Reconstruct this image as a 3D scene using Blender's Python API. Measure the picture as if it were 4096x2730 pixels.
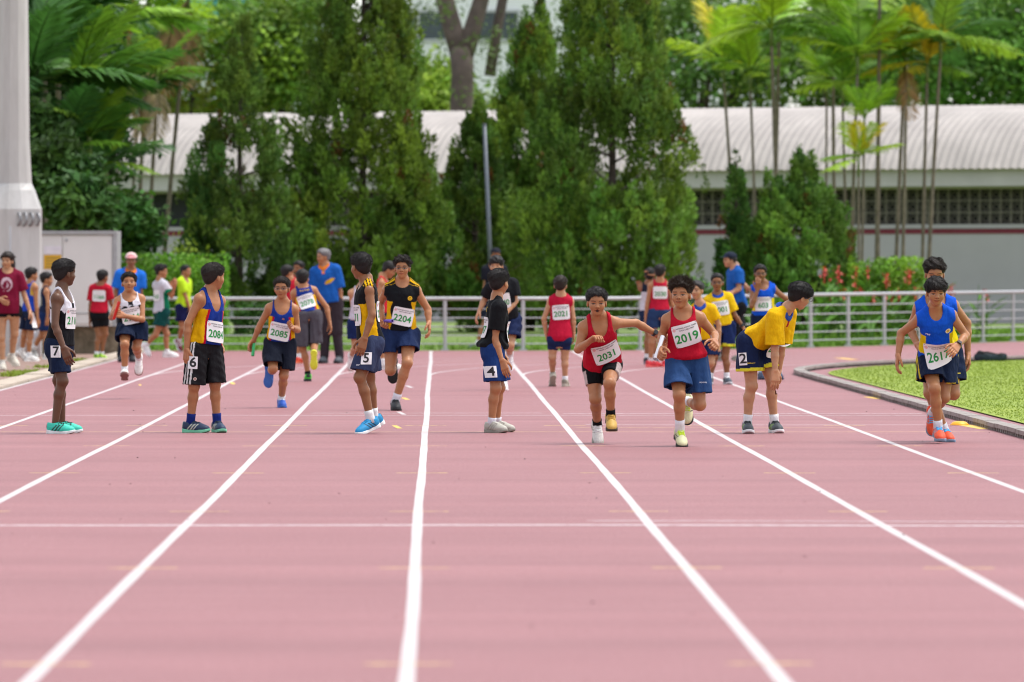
import bpy, math, random
import numpy as np
from mathutils import Vector, Matrix
from mathutils.bvhtree import BVHTree

# ------------------------------------------------------------------ camera, sky, sun, exposure
scene = bpy.context.scene
for o in list(bpy.data.objects):
    bpy.data.objects.remove(o, do_unlink=True)
COL = scene.collection
R = math.radians
FPX = 26000.0            # focal length in photograph pixels (4096 wide)
CAMH = 1.313             # camera height in metres, from the 1.22 m lanes
VPX, VPY = 1748.0, 1102.0

cam_d = bpy.data.cameras.new('camera')
cam = bpy.data.objects.new('camera', cam_d); COL.objects.link(cam)
cam.location = (0, 0, CAMH); cam.rotation_euler = (R(90), 0, 0)
cam_d.sensor_width = 36.0
cam_d.lens = FPX / 4096.0 * 36.0
cam_d.shift_x = (2048 - VPX) / 4096.0
cam_d.shift_y = -(1365 - VPY) / 4096.0
cam_d.clip_start = 0.5; cam_d.clip_end = 3000
cam_d.dof.use_dof = True
cam_d.dof.focus_distance = 53.5
cam_d.dof.aperture_fstop = 4.6
scene.camera = cam

SUN_EL, SUN_AZ = R(70), R(80)     # high, hazy sun behind thin cloud
world = bpy.data.worlds.new('World'); scene.world = world
world.use_nodes = True
wn = world.node_tree.nodes; wl = world.node_tree.links
bg = wn.get('Background') or wn.new('ShaderNodeBackground')
sky = wn.new('ShaderNodeTexSky'); sky.sky_type = 'NISHITA'
sky.sun_disc = False
sky.sun_elevation = SUN_EL; sky.sun_rotation = SUN_AZ
sky.air_density = 1.0; sky.dust_density = 1.5; sky.ozone_density = 0.6
bg.inputs['Strength'].default_value = 0.15
hsv = wn.new('ShaderNodeHueSaturation'); hsv.inputs['Saturation'].default_value = 0.35      # thin white cloud over the sky
wl.new(sky.outputs['Color'], hsv.inputs['Color']); wl.new(hsv.outputs['Color'], bg.inputs['Color'])

sun_d = bpy.data.lights.new('sun', 'SUN'); sun = bpy.data.objects.new('sun', sun_d); COL.objects.link(sun)
sun_d.energy = 1.4; sun_d.angle = R(24); sun_d.color = (1.0, 0.96, 0.9)
sdir = Vector((math.sin(SUN_AZ) * math.cos(SUN_EL), math.cos(SUN_AZ) * math.cos(SUN_EL), math.sin(SUN_EL)))
sun.rotation_euler = sdir.to_track_quat('Z', 'Y').to_euler()

scene.view_settings.view_transform = 'Standard'
scene.view_settings.look = 'None'
scene.view_settings.gamma = 1.0
scene.view_settings.exposure = 1.02
scene.render.engine = 'CYCLES'
scene.cycles.use_denoising = True
scene.cycles.filter_width = 1.1
scene.cycles.max_bounces = 5
scene.cycles.diffuse_bounces = 3
scene.cycles.glossy_bounces = 2
scene.cycles.transparent_max_bounces = 8
scene.cycles.caustics_reflective = False
scene.cycles.caustics_refractive = False

# ------------------------------------------------------------------ small helpers
def ground_depth(py):
    return FPX * CAMH / (py - VPY)

def at(px, py, Y):
    """photograph pixel + distance -> world point"""
    return np.array([(px - VPX) * Y / FPX, Y, CAMH - (py - VPY) * Y / FPX])

def srgb(h):
    h = h.lstrip('#')
    c = [int(h[i:i + 2], 16) / 255 for i in (0, 2, 4)]
    return tuple(((v / 12.92) if v <= 0.04045 else ((v + 0.055) / 1.055) ** 2.4) for v in c)

def tag(o, label=None, cat=None, group=None, kind=None):
    if label: o['label'] = label
    if cat: o['category'] = cat
    if group: o['group'] = group
    if kind: o['kind'] = kind
    return o

def link(name, me, mat=None, parent=None, loc=None):
    o = bpy.data.objects.new(name, me); COL.objects.link(o)
    if mat is not None:
        if len(me.materials) == 0: me.materials.append(mat)
    if parent is not None: o.parent = parent
    if loc is not None: o.location = loc
    return o

def empty(name, loc=(0, 0, 0), rz=0):
    o = bpy.data.objects.new(name, None); COL.objects.link(o)
    o.location = loc; o.rotation_euler = (0, 0, rz); o.empty_display_size = 0.2
    return o

class MB:
    """collects faces for ONE mesh"""
    def __init__(self): self.v = []; self.f = []; self.c = []; self.n = 0; self.mi = []
    def add(self, verts, faces, col=None, mi=0):
        verts = np.asarray(verts, dtype=np.float64).reshape(-1, 3)
        self.v.append(verts)
        for f in faces: self.f.append([i + self.n for i in f])
        self.mi += [mi] * len(faces)
        if col is None: col = (1, 1, 1)
        col = np.asarray(col, dtype=np.float64)
        if col.ndim == 1: col = np.tile(col, (len(verts), 1))
        self.c.append(col); self.n += len(verts)
    def box(self, lo, hi, col=None, mi=0):
        x0, y0, z0 = lo; x1, y1, z1 = hi
        self.add([(x0,y0,z0),(x1,y0,z0),(x1,y1,z0),(x0,y1,z0),(x0,y0,z1),(x1,y0,z1),(x1,y1,z1),(x0,y1,z1)],
                 [(0,3,2,1),(4,5,6,7),(0,1,5,4),(1,2,6,5),(2,3,7,6),(3,0,4,7)], col, mi)
    def tube(self, pts, rad, n=10, caps=True, col=None, mi=0):
        v, f = tube(pts, rad, n, caps); self.add(v, f, col, mi)
    def mesh(self, name, smooth=False, cols=False):
        return mesh_from(name, np.concatenate(self.v), self.f, smooth, np.concatenate(self.c) if cols else None, self.mi if any(self.mi) else None)

def mesh_from(name, v, faces, smooth=True, col=None, mi=None):
    me = bpy.data.meshes.new(name)
    v = np.asarray(v, dtype=np.float32)
    if isinstance(faces, np.ndarray):
        nf, k = faces.shape
        me.vertices.add(len(v)); me.vertices.foreach_set('co', v.ravel())
        me.loops.add(nf * k); me.loops.foreach_set('vertex_index', faces.astype(np.int32).ravel())
        me.polygons.add(nf)
        me.polygons.foreach_set('loop_start', np.arange(0, nf * k, k, dtype=np.int32))
        me.update(calc_edges=True)
    else:
        me.from_pydata([tuple(p) for p in v], [], faces); me.update()
    me.polygons.foreach_set('use_smooth', np.full(len(me.polygons), bool(smooth)))
    if mi is not None: me.polygons.foreach_set('material_index', np.asarray(mi, dtype=np.int32))
    if col is not None:
        a = me.color_attributes.new('Col', 'FLOAT_COLOR', 'POINT')
        c4 = np.ones((len(v), 4), dtype=np.float32); c4[:, :3] = col
        a.data.foreach_set('color', c4.ravel())
    return me

def unit(a):
    a = np.asarray(a, dtype=float); return a / (np.linalg.norm(a) + 1e-12)

def tube(pts, rad, n=10, caps=True):
    pts = np.asarray(pts, dtype=float); m = len(pts)
    if np.isscalar(rad): rad = [rad] * m
    tang = np.gradient(pts, axis=0)
    ref = np.array([0.31, 0.92, 0.23]);  prev = None
    V = []
    for i in range(m):
        t = unit(tang[i])
        if prev is None:
            a = np.cross(t, ref)
            if np.linalg.norm(a) < 1e-3: a = np.cross(t, [1, 0, 0])
        else: a = prev - t * np.dot(prev, t)
        a = unit(a); b = np.cross(t, a); prev = a
        ang = np.arange(n) * 2 * np.pi / n
        V.append(pts[i] + rad[i] * (np.cos(ang)[:, None] * a + np.sin(ang)[:, None] * b))
    V = np.concatenate(V); F = []
    for i in range(m - 1):
        for j in range(n):
            k = (j + 1) % n
            F.append((i * n + j, i * n + k, (i + 1) * n + k, (i + 1) * n + j))
    if caps:
        F.append(tuple(range(n - 1, -1, -1))); F.append(tuple((m - 1) * n + j for j in range(n)))
    return V, F

# ------------------------------------------------------------------ materials
class NT:
    def __init__(self, name):
        self.m = bpy.data.materials.new(name); self.m.use_nodes = True
        self.t = self.m.node_tree; self.n = self.t.nodes
        self.b = self.n.get('Principled BSDF')
        if self.b is None:
            self.b = self.n.new('ShaderNodeBsdfPrincipled')
            out = self.n.get('Material Output') or self.n.new('ShaderNodeOutputMaterial')
            self.t.links.new(self.b.outputs[0], out.inputs['Surface'])
    def new(self, typ, **kw):
        nd = self.n.new(typ)
        for k, v in kw.items(): setattr(nd, k, v)
        return nd
    def link(self, a, b): self.t.links.new(a, b)
    def setb(self, **kw):
        for k, v in kw.items():
            self.b.inputs[k.replace('_', ' ')].default_value = v
    def coord(self, scale=(1, 1, 1), kind='Object'):
        tc = self.new('ShaderNodeTexCoord'); mp = self.new('ShaderNodeMapping')
        mp.inputs['Scale'].default_value = scale
        self.link(tc.outputs[kind], mp.inputs['Vector']); return mp.outputs['Vector']
    def noise(self, vec, scale, detail=4, rough=0.55):
        nz = self.new('ShaderNodeTexNoise')
        nz.inputs['Scale'].default_value = scale; nz.inputs['Detail'].default_value = detail; nz.inputs['Roughness'].default_value = rough
        self.link(vec, nz.inputs['Vector']); return nz.outputs['Fac']
    def ramp(self, fac, stops):
        r = self.new('ShaderNodeValToRGB'); el = r.color_ramp.elements
        while len(el) < len(stops): el.new(0.5)
        for e, (p, c) in zip(el, stops):
            e.position = p; e.color = (*c, 1) if len(c) == 3 else c
        self.link(fac, r.inputs['Fac']); return r.outputs['Color']
    def mix(self, fac, a, b, mode='MIX'):
        m = self.new('ShaderNodeMix', data_type='RGBA', blend_type=mode)
        for s, v in ((m.inputs['Factor'], fac), (m.inputs['A'], a), (m.inputs['B'], b)):
            if isinstance(v, (int, float)): s.default_value = v
            elif isinstance(v, tuple): s.default_value = (*v, 1) if len(v) == 3 else v
            else: self.link(v, s)
        # data_type RGBA sockets carry the colour names at fixed places
        return m
    def mixc(self, fac, a, b, mode='MIX'):
        m = self.new('ShaderNodeMix', data_type='RGBA', blend_type=mode)
        for s, v in ((m.inputs[0], fac), (m.inputs[6], a), (m.inputs[7], b)):
            if isinstance(v, (int, float)): s.default_value = v
            elif isinstance(v, tuple): s.default_value = (*v, 1) if len(v) == 3 else v
            else: self.link(v, s)
        return m.outputs[2]
    def attr(self, name='Col'):
        a = self.new('ShaderNodeAttribute'); a.attribute_name = name; return a
    def bump(self, h, strength=0.3, dist=0.01):
        b = self.new('ShaderNodeBump'); b.inputs['Strength'].default_value = strength; b.inputs['Distance'].default_value = dist
        self.link(h, b.inputs['Height']); self.link(b.outputs['Normal'], self.b.inputs['Normal'])

_flat = {}
def plain(name, col, rough=0.6, metal=0.0, var=0.12, nscale=8.0, bump=0.0):
    key = (name, tuple(col), rough)
    if key in _flat: return _flat[key]
    t = NT(name); v = t.coord()
    nz = t.noise(v, nscale)
    c = t.ramp(nz, [(0.25, tuple(x * (1 - var) for x in col)), (0.75, tuple(min(1, x * (1 + var)) for x in col))])
    t.link(c, t.b.inputs['Base Color'])
    t.setb(Roughness=rough, Metallic=metal)
    if bump: t.bump(t.noise(v, nscale * 6), bump, 0.01)
    _flat[key] = t.m; return t.m

def mat_skin():
    t = NT('skin'); a = t.attr(); v = t.coord()
    nz = t.noise(v, 22, 5); c = t.mixc(1.0, a.outputs['Color'], t.ramp(nz, [(0.2, (0.84, 0.82, 0.82)), (0.8, (1.1, 1.08, 1.06))]), 'MULTIPLY')
    t.link(c, t.b.inputs['Base Color'])
    t.setb(Roughness=0.42); t.b.inputs['Specular IOR Level'].default_value = 0.35
    t.b.inputs['Subsurface Weight'].default_value = 0.06
    t.b.inputs['Subsurface Radius'].default_value = (0.012, 0.005, 0.003)
    t.bump(t.noise(v, 160, 3), 0.12, 0.002)
    return t.m

def mat_cloth():
    t = NT('cloth'); a = t.attr(); v = t.coord(); vs = t.coord((1.0, 1.0, 0.45))
    nz = t.noise(v, 30, 4)
    c = t.mixc(1.0, a.outputs['Color'], t.ramp(nz, [(0.2, (0.70, 0.70, 0.70)), (0.8, (0.92, 0.92, 0.92))]), 'MULTIPLY')
    t.link(c, t.b.inputs['Base Color'])
    t.setb(Roughness=0.78); t.b.inputs['Specular IOR Level'].default_value = 0.3
    t.b.inputs['Specular IOR Level'].default_value = 0.12
    w = t.noise(vs, 13, 3, 0.5)
    t.bump(w, 0.8, 0.035)
    return t.m

def mat_hair():
    t = NT('hair'); a = t.attr(); v = t.coord((1, 1, 1))
    nz = t.noise(v, 120, 3)
    c = t.mixc(1.0, a.outputs['Color'], t.ramp(nz, [(0.3, (0.6, 0.6, 0.6)), (0.75, (1.5, 1.45, 1.4))]), 'MULTIPLY')
    t.link(c, t.b.inputs['Base Color']); t.setb(Roughness=0.55); t.b.inputs['Specular IOR Level'].default_value = 0.3
    t.bump(nz, 0.6, 0.004)
    return t.m

M_SKIN, M_CLOTH, M_HAIR = mat_skin(), mat_cloth(), mat_hair()
M_PAPER = plain('paper', (0.78, 0.76, 0.77), 0.65, var=0.03)
M_GREEN_INK = plain('green_ink', srgb('#158a3c'), 0.6, var=0.05)
M_BLACK_INK = plain('black_ink', (0.012, 0.012, 0.014), 0.6)
M_PINK_INK = plain('pink_ink', (0.72, 0.35, 0.36), 0.6)
M_GREY_INK = plain('grey_ink', (0.10, 0.09, 0.10), 0.6)
M_WIRE = plain('spectacle_metal', (0.10, 0.10, 0.11), 0.3, 0.6)
# ------------------------------------------------------------------ signed-distance modelling
def smin(a, b, k):
    h = np.maximum(k - np.abs(a - b), 0.0) / k
    return np.minimum(a, b) - h * h * k * 0.25

class Grid:
    def __init__(self, lo, hi, h):
        self.lo = np.asarray(lo, float); self.h = h
        self.n = np.maximum(np.ceil((np.asarray(hi, float) - self.lo) / h).astype(int) + 1, 2)
        self.D = np.full(self.n, 0.5, dtype=np.float32)
        self.ax = [(self.lo[i] + np.arange(self.n[i]) * h).astype(np.float32) for i in range(3)]
    def sub(self, lo, hi):
        i0 = np.clip(np.floor((np.asarray(lo) - self.lo) / self.h).astype(int), 0, self.n)
        i1 = np.clip(np.ceil((np.asarray(hi) - self.lo) / self.h).astype(int) + 1, 0, self.n)
        if np.any(i1 <= i0): return None
        return tuple(slice(a, b) for a, b in zip(i0, i1))
    def xyz(self, sl=None):
        if sl is None: sl = (slice(None),) * 3
        return (self.ax[0][sl[0]][:, None, None], self.ax[1][sl[1]][None, :, None], self.ax[2][sl[2]][None, None, :])
    def add(self, prim):
        fn, lo, hi, k = prim
        sl = self.sub(np.asarray(lo) - k - 0.02, np.asarray(hi) + k + 0.02)
        if sl is None: return
        self.D[sl] = smin(self.D[sl], fn(*self.xyz(sl)), k)
    def carve(self, prim):
        fn, lo, hi, k = prim
        sl = self.sub(np.asarray(lo) - 0.02, np.asarray(hi) + 0.02)
        if sl is None: return
        self.D[sl] = -smin(-self.D[sl], fn(*self.xyz(sl)), k)
    def nets(self):
        D = self.D; S = D < 0
        c = np.zeros(tuple(self.n - 1), dtype=np.int8)
        for i in (0, 1):
            for j in (0, 1):
                for k in (0, 1):
                    c += S[i:self.n[0]-1+i, j:self.n[1]-1+j, k:self.n[2]-1+k]
        idx = np.argwhere((c > 0) & (c < 8))
        if len(idx) == 0: return np.zeros((0, 3)), np.zeros((0, 4), int)
        ids = np.full(tuple(self.n - 1), -1, dtype=np.int32)
        ids[idx[:, 0], idx[:, 1], idx[:, 2]] = np.arange(len(idx))
        corners = [(i, j, k) for i in (0, 1) for j in (0, 1) for k in (0, 1)]
        val = {cc: D[idx[:, 0] + cc[0], idx[:, 1] + cc[1], idx[:, 2] + cc[2]] for cc in corners}
        acc = np.zeros((len(idx), 3)); cnt = np.zeros(len(idx))
        for a in corners:
            for ax in range(3):
                if a[ax] == 0:
                    b = list(a); b[ax] = 1; b = tuple(b)
                    va, vb = val[a], val[b]
                    m = (va < 0) != (vb < 0)
                    t = np.where(m, va / np.where(np.abs(va - vb) < 1e-9, 1, va - vb), 0)
                    p = np.tile(np.array(a, float), (len(idx), 1)); p[:, ax] = t
                    acc += p * m[:, None]; cnt += m
        V = self.lo + (idx + acc / np.maximum(cnt, 1)[:, None]) * self.h
        F = []
        for ax in range(3):
            sl0 = [slice(None)] * 3; sl1 = [slice(None)] * 3
            sl0[ax] = slice(0, -1); sl1[ax] = slice(1, None)
            A = S[tuple(sl0)]; B = S[tuple(sl1)]
            e = np.argwhere(A != B); flip = A[A != B]
            u, w = (ax + 1) % 3, (ax + 2) % 3
            ok = (e[:, u] > 0) & (e[:, w] > 0) & (e[:, u] < self.n[u] - 1) & (e[:, w] < self.n[w] - 1)
            e = e[ok]; flip = flip[ok]
            q = []
            for du, dw in ((-1, -1), (0, -1), (0, 0), (-1, 0)):
                p = e.copy(); p[:, u] += du; p[:, w] += dw
                q.append(ids[p[:, 0], p[:, 1], p[:, 2]])
            q = np.stack(q, 1)
            q[~flip] = q[~flip][:, ::-1]
            F.append(q)
        return V, np.concatenate(F)

def p_cone(a, b, r0, r1, k=0.02):
    a = np.asarray(a, float); b = np.asarray(b, float); d = b - a; L2 = float(d @ d) + 1e-12
    def fn(X, Y, Z):
        t = np.clip(((X - a[0]) * d[0] + (Y - a[1]) * d[1] + (Z - a[2]) * d[2]) / L2, 0, 1)
        return np.sqrt((X - a[0] - t * d[0]) ** 2 + (Y - a[1] - t * d[1]) ** 2 + (Z - a[2] - t * d[2]) ** 2) - (r0 + (r1 - r0) * t)
    r = max(r0, r1)
    return fn, np.minimum(a, b) - r, np.maximum(a, b) + r, k

def p_ell(c, rad, fr=None, k=0.02):
    c = np.asarray(c, float); rad = np.asarray(rad, float)
    fr = np.eye(3) if fr is None else np.asarray(fr, float)
    def fn(X, Y, Z):
        dx, dy, dz = X - c[0], Y - c[1], Z - c[2]
        k0 = 0; k1 = 0
        for i in range(3):
            q = dx * fr[i, 0] + dy * fr[i, 1] + dz * fr[i, 2]
            k0 = k0 + (q / rad[i]) ** 2; k1 = k1 + (q / rad[i] ** 2) ** 2
        k0 = np.sqrt(k0); return k0 * (k0 - 1) / (np.sqrt(k1) + 1e-6)
    m = rad.max()
    return fn, c - m, c + m, k

def p_loft(o, fr, L, prof, off=0.0, vlo=-9, vhi=9, k=0.02):
    """elliptical loft; fr rows = left, up, front; prof rows (v, a, b, w0)"""
    prof = np.asarray(prof, float); o = np.asarray(o, float)
    def fn(X, Y, Z):
        dx, dy, dz = X - o[0], Y - o[1], Z - o[2]
        u = dx * fr[0][0] + dy * fr[0][1] + dz * fr[0][2]
        v = (dx * fr[1][0] + dy * fr[1][1] + dz * fr[1][2]) / L
        w = dx * fr[2][0] + dy * fr[2][1] + dz * fr[2][2]
        a = np.interp(v, prof[:, 0], prof[:, 1]) + off; b = np.interp(v, prof[:, 0], prof[:, 2]) + off
        w = w - np.interp(v, prof[:, 0], prof[:, 3])
        q = (np.abs(u / a) ** 2.3 + np.abs(w / b) ** 2.3) ** (1 / 2.3)
        d = (q - 1) * np.minimum(a, b)
        lo, hi = max(prof[0, 0], vlo), min(prof[-1, 0], vhi)
        return np.maximum(d, np.maximum(lo - v, v - hi) * L)
    m = prof[:, 1:3].max() + off + 0.02
    e = [o + np.asarray(fr[1]) * L * v for v in (max(prof[0, 0], vlo), min(prof[-1, 0], vhi))]
    return fn, np.minimum(*e) - m, np.maximum(*e) + m, k

def wob(V, s, seed):
    r = np.random.RandomState(seed); out = np.zeros(len(V)) if isinstance(V, np.ndarray) else 0
    return r

def cloth_noise(X, Y, Z, seed, amp, wl=0.11):
    r = np.random.RandomState(seed); out = 0
    for i in range(5):
        d = r.normal(size=3); d[2] *= 0.28; d = d / np.linalg.norm(d) * (2 * np.pi / (wl * r.uniform(0.6, 1.6)))
        out = out + np.sin(X * d[0] + Y * d[1] + Z * d[2] + r.uniform(0, 6.28)) * r.uniform(0.4, 1)
    return out * amp / 2.2

TORSO = [(-0.22, .055, .048, 0), (-0.08, .080, .060, -.004), (0.05, .087, .066, -.006), (.22, .079, .058, 0), (.40, .071, .051, .004), (.55, .075, .055, .006),
         (.70, .083, .060, .006), (.82, .090, .058, .002), (.90, .084, .050, -.002), (.97, .060, .042, -.006), (1.03, .034, .034, -.008), (1.10, .028, .028, -.006)]

# ------------------------------------------------------------------ shoe template (metres, for a foot of a 1.43 m child)
def shoe_templates():
    g = Grid((-.07, -.1, -.01), (.07, .2, .14), .0042)
    for p in (p_ell((0, .105, .036), (.043, .072, .036), k=.02), p_ell((0, .03, .050), (.038, .085, .046), k=.03),
              p_ell((0, -.032, .058), (.036, .042, .058), k=.03), p_cone((0, -.02, .06), (0, -.012, .098), .036, .035, .02),
              p_cone((0, .02, .085), (0, .035, .075), .022, .022, .02)): g.add(p)
    X, Y, Z = g.xyz()
    g.D = np.maximum(g.D, np.maximum(Z - (.088 + .35 * np.maximum(-Y - .04, 0) + .25 * np.maximum(Y - 0.0, 0) * (Y < .05)), .022 - Z))
    v, f = g.nets()
    # accent mask: swept side stripes and heel counter
    s = np.abs(v[:, 1] - .035 - (v[:, 2] - .05) * .9)
    mask = ((np.abs(v[:, 0]) > .026) & ((s < .008) | (np.abs(s - .028) < .006)) & (v[:, 2] < .075)) | ((v[:, 1] < -.06) & (v[:, 2] > .05))
    col = np.where(mask[:, None], 1.0, 0.0) * np.ones((1, 3))
    up = mesh_from('shoe_upper', v, f, True, col); upv, upf = v, f
    g = Grid((-.07, -.11, -.02), (.07, .21, .06), .0042)
    X, Y, Z = g.xyz()
    def out2(X, Y):
        d = np.sqrt(X ** 2 + (Y + .035) ** 2) - .037
        d = smin(d, np.sqrt((X * 1) ** 2 + (Y - .11) ** 2) - .046, .05)
        d = smin(d, np.sqrt(X ** 2 + (Y - .145) ** 2) - .034, .04)
        t = np.clip((Y + .035) / .14, 0, 1); d = smin(d, np.sqrt(X ** 2 + (Y + .035 - t * .14) ** 2) - .033, .02)
        return d
    top = .026 + .010 * np.clip(-(Y) / .07, 0, 1) + .012 * np.clip((Y - .12) / .06, 0, 1) ** 2
    bot = .018 * np.clip((Y - .11) / .07, 0, 1) ** 2
    g.D = np.maximum(out2(X, Y), np.maximum(Z - top, bot - Z)).astype(np.float32)
    v, f = g.nets()
    sole = mesh_from('shoe_sole', v, f, True, np.zeros((len(v), 3)))
    mb = MB(); bv = BVHTree.FromPolygons([Vector(q) for q in upv], upf.tolist())
    def onz(x, y):
        h_ = bv.ray_cast(Vector((x, y, .3)), Vector((0, 0, -1)), .4); return (h_[0].z if h_[0] is not None else .06) + .0015
    for i in range(5):
        y = .018 + i * .016; xs_ = np.linspace(-.024, .024, 6)
        mb.tube([(x_, y + .12 * x_, onz(x_, y + .12 * x_)) for x_ in xs_], .0032, 5)
        mb.tube([(x_, y - .18 * x_, onz(x_, y - .18 * x_) + .001) for x_ in xs_], .0028, 5)
    zt_ = onz(0, .016)
    mb.tube([(0, .018, zt_), (.014, .012, zt_ + .016), (.028, .022, zt_ - .002)], .0028, 5); mb.tube([(0, .018, zt_), (-.014, .014, zt_ + .014), (-.030, .026, zt_ - .006)], .0028, 5)
    mb.tube([(0, .018, zt_), (.020, .034, zt_ + .004), (.034, .05, zt_ - .020)], .0024, 5)
    lace = mb.mesh('shoe_laces', True)
    return up, sole, lace
SHOE_UP, SHOE_SOLE, SHOE_LACE = shoe_templates()

_shoe_m = {}
def shoe_mat(c1, c2):
    key = (c1, c2)
    if key in _shoe_m: return _shoe_m[key]
    t = NT('shoe_fabric'); a = t.attr(); v = t.coord()
    nz = t.noise(v, 90, 3)
    c = t.mixc(a.outputs['Fac'], srgb(c1), srgb(c2))
    c = t.mixc(1.0, c, t.ramp(nz, [(0.2, (0.78,) * 3), (0.8, (1.12,) * 3)]), 'MULTIPLY')
    t.link(c, t.b.inputs['Base Color']); t.setb(Roughness=0.6); t.bump(nz, 0.3, 0.003)
    _shoe_m[key] = t.m; return t.m

# ------------------------------------------------------------------ text
_txt = {}
def text_mesh(s, size):
    """triangles of a line of lettering, centred on the origin: (verts2d, faces)"""
    key = (s, size)
    if key in _txt: return _txt[key]
    cu = bpy.data.curves.new('t', 'FONT'); cu.body = s; cu.size = size
    cu.align_x = 'CENTER'; cu.align_y = 'CENTER'; cu.resolution_u = 3; cu.offset = size * 0.022
    ob = bpy.data.objects.new('t', cu); COL.objects.link(ob)
    dg = bpy.context.evaluated_depsgraph_get(); me = bpy.data.meshes.new_from_object(ob.evaluated_get(dg))
    v = np.array([x.co[:2] for x in me.vertices]); f = [tuple(p.vertices) for p in me.polygons]
    bpy.data.objects.remove(ob, do_unlink=True); bpy.data.curves.remove(cu); bpy.data.meshes.remove(me)
    if size > .05:      # finer triangles so that large digits follow a curved sheet
        for _ in range(2):
            tri = []; vl = [tuple(q) for q in v]; mid = {}
            def mp(a, b):
                k = (min(a, b), max(a, b))
                if k not in mid: mid[k] = len(vl); vl.append(((vl[a][0] + vl[b][0]) / 2, (vl[a][1] + vl[b][1]) / 2))
                return mid[k]
            for q in f:
                for i in range(1, len(q) - 1):
                    a, b, c = q[0], q[i], q[i + 1]; x, y, z = mp(a, b), mp(b, c), mp(c, a); tri += [(a, x, z), (x, b, y), (z, y, c), (x, y, z)]
            v = np.array(vl); f = tri
    _txt[key] = (v, f); return v, f

def ring2d(r0, r1, n=20):
    a = np.arange(n) * 2 * np.pi / n
    v = np.concatenate([np.stack([np.cos(a) * r0, np.sin(a) * r0], 1), np.stack([np.cos(a) * r1, np.sin(a) * r1], 1)])
    return v, [(i, (i + 1) % n, n + (i + 1) % n, n + i) for i in range(n)]

def cam_hit(bvh, px, py, Y):
    o = np.array([0, 0, CAMH]); q = at(px, py, Y); h = bvh.ray_cast(Vector(o), Vector(unit(q - o)), 300)
    return np.array(h[0]) if h[0] is not None else q

class Sheet:
    """a paper sheet laid on a garment: fits a quadratic surface to the garment under it"""
    def __init__(self, bvh, c, n, up, w, h, tilt=0, lift=.004, corner=0.0):
        n = unit(n); up = unit(np.asarray(up) - n * np.dot(up, n)); rt = np.cross(up, n)
        ca, sa = math.cos(R(tilt)), math.sin(R(tilt))
        self.r = rt * ca + up * sa; self.u = up * ca - rt * sa; self.n = n; self.c = np.asarray(c, float); self.w, self.h = w, h
        P = []; H = []
        for i in np.linspace(-.5, .5, 8):
            for j in np.linspace(-.5, .5, 8):
                o = self.c + self.r * i * w + self.u * j * h + n * .4
                hit = bvh.ray_cast(Vector(o), Vector(-n), .6)
                if hit[0] is not None:
                    P.append((i, j)); H.append(float(np.dot(np.array(hit[0]) - self.c, n)))
        if len(P) < 8: self.k = np.zeros(6)
        else:
            P = np.array(P); H = np.array(H)
            med = np.median(H); ok = H > med - .05; P, H = P[ok], H[ok]
            A = np.stack([np.ones(len(P)), P[:, 0], P[:, 1], P[:, 0] ** 2, P[:, 1] ** 2, P[:, 0] * P[:, 1]], 1)
            self.k = np.linalg.lstsq(A, H, rcond=None)[0]
            self.k[0] += np.quantile(H - A @ self.k, .98) + lift
    def pt(self, p, q, d=0):
        i, j = np.asarray(p) / self.w, np.asarray(q) / self.h
        ic, jc = np.clip(i, -.6, .6), np.clip(j, -.6, .6)
        k = self.k; z = k[0] + k[1]*ic + k[2]*jc + k[3]*ic**2 + k[4]*jc**2 + k[5]*ic*jc + d + .0025 * np.sin(i * 7 + j * 3)
        return self.c + self.r * np.asarray(p)[:, None] + self.u * np.asarray(q)[:, None] + self.n * z[:, None]
    def paper(self, name, org, parent, mat=None, n=9, rnd=.0):
        g = np.linspace(-.5, .5, n); I, J = np.meshgrid(g, g, indexing='ij'); p = I.ravel() * self.w; q = J.ravel() * self.h
        if rnd:
            s = 1 - rnd * (np.abs(I.ravel() * 2) ** 6 * np.abs(J.ravel() * 2) ** 6); p = p * s; q = q * s
        top = self.pt(p, q) - org; bot = self.pt(p, q, -.0012) - org
        F = []
        idx = lambda i, j: i * n + j
        for i in range(n - 1):
            for j in range(n - 1):
                F.append((idx(i, j), idx(i+1, j), idx(i+1, j+1), idx(i, j+1)))
                F.append(tuple(n*n + x for x in (idx(i, j), idx(i, j+1), idx(i+1, j+1), idx(i+1, j))))
        return link(name, mesh_from(name, np.concatenate([top, bot]), F, True), mat or M_PAPER, parent)
    def mark(self, name, vf, pos, org, parent, mat, rot=0, d=.0018):
        v, f = vf; ca, sa = math.cos(rot), math.sin(rot)
        p = v[:, 0] * ca - v[:, 1] * sa + pos[0]; q = v[:, 0] * sa + v[:, 1] * ca + pos[1]
        return link(name, mesh_from(name, self.pt(p, q, d) - org, f, False), mat, parent)

def make_bib(bvh, c, n, up, num, org, parent, w=.205, h=.175, tilt=0, size=.088, heading=True, rnd=.05, shift=0.0):
    s = Sheet(bvh, c, n, up, w, h, tilt, .006)
    b = s.paper('race_bib', org, parent, rnd=rnd)
    b['label'] = 'white paper race bib with green number ' + num
    s.mark('bib_number', text_mesh(num, size), (shift, -.022), org, b, M_GREEN_INK)
    if heading:
        s.mark('bib_heading', text_mesh('NATIONAL SCHOOL GAMES', .0128), (.014, .062), org, b, M_GREY_INK)
        s.mark('bib_heading', text_mesh('TRACK & FIELD MEET', .0128), (.014, .044), org, b, M_GREY_INK)
        s.mark('bib_emblem', ring2d(.006, .012, 14), (-.083, .055), org, b, M_PINK_INK)
        s.mark('bib_emblem', ring2d(.001, .0045, 10), (-.083, .055), org, b, M_PINK_INK)
    for sx in (-1, 1):
        for sy in (-1, 1):
            s.mark('safety_pin', ring2d(.0, .0028, 6), (sx * (w / 2 - .01), sy * (h / 2 - .01)), org, b, M_WIRE)
    return s

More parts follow.
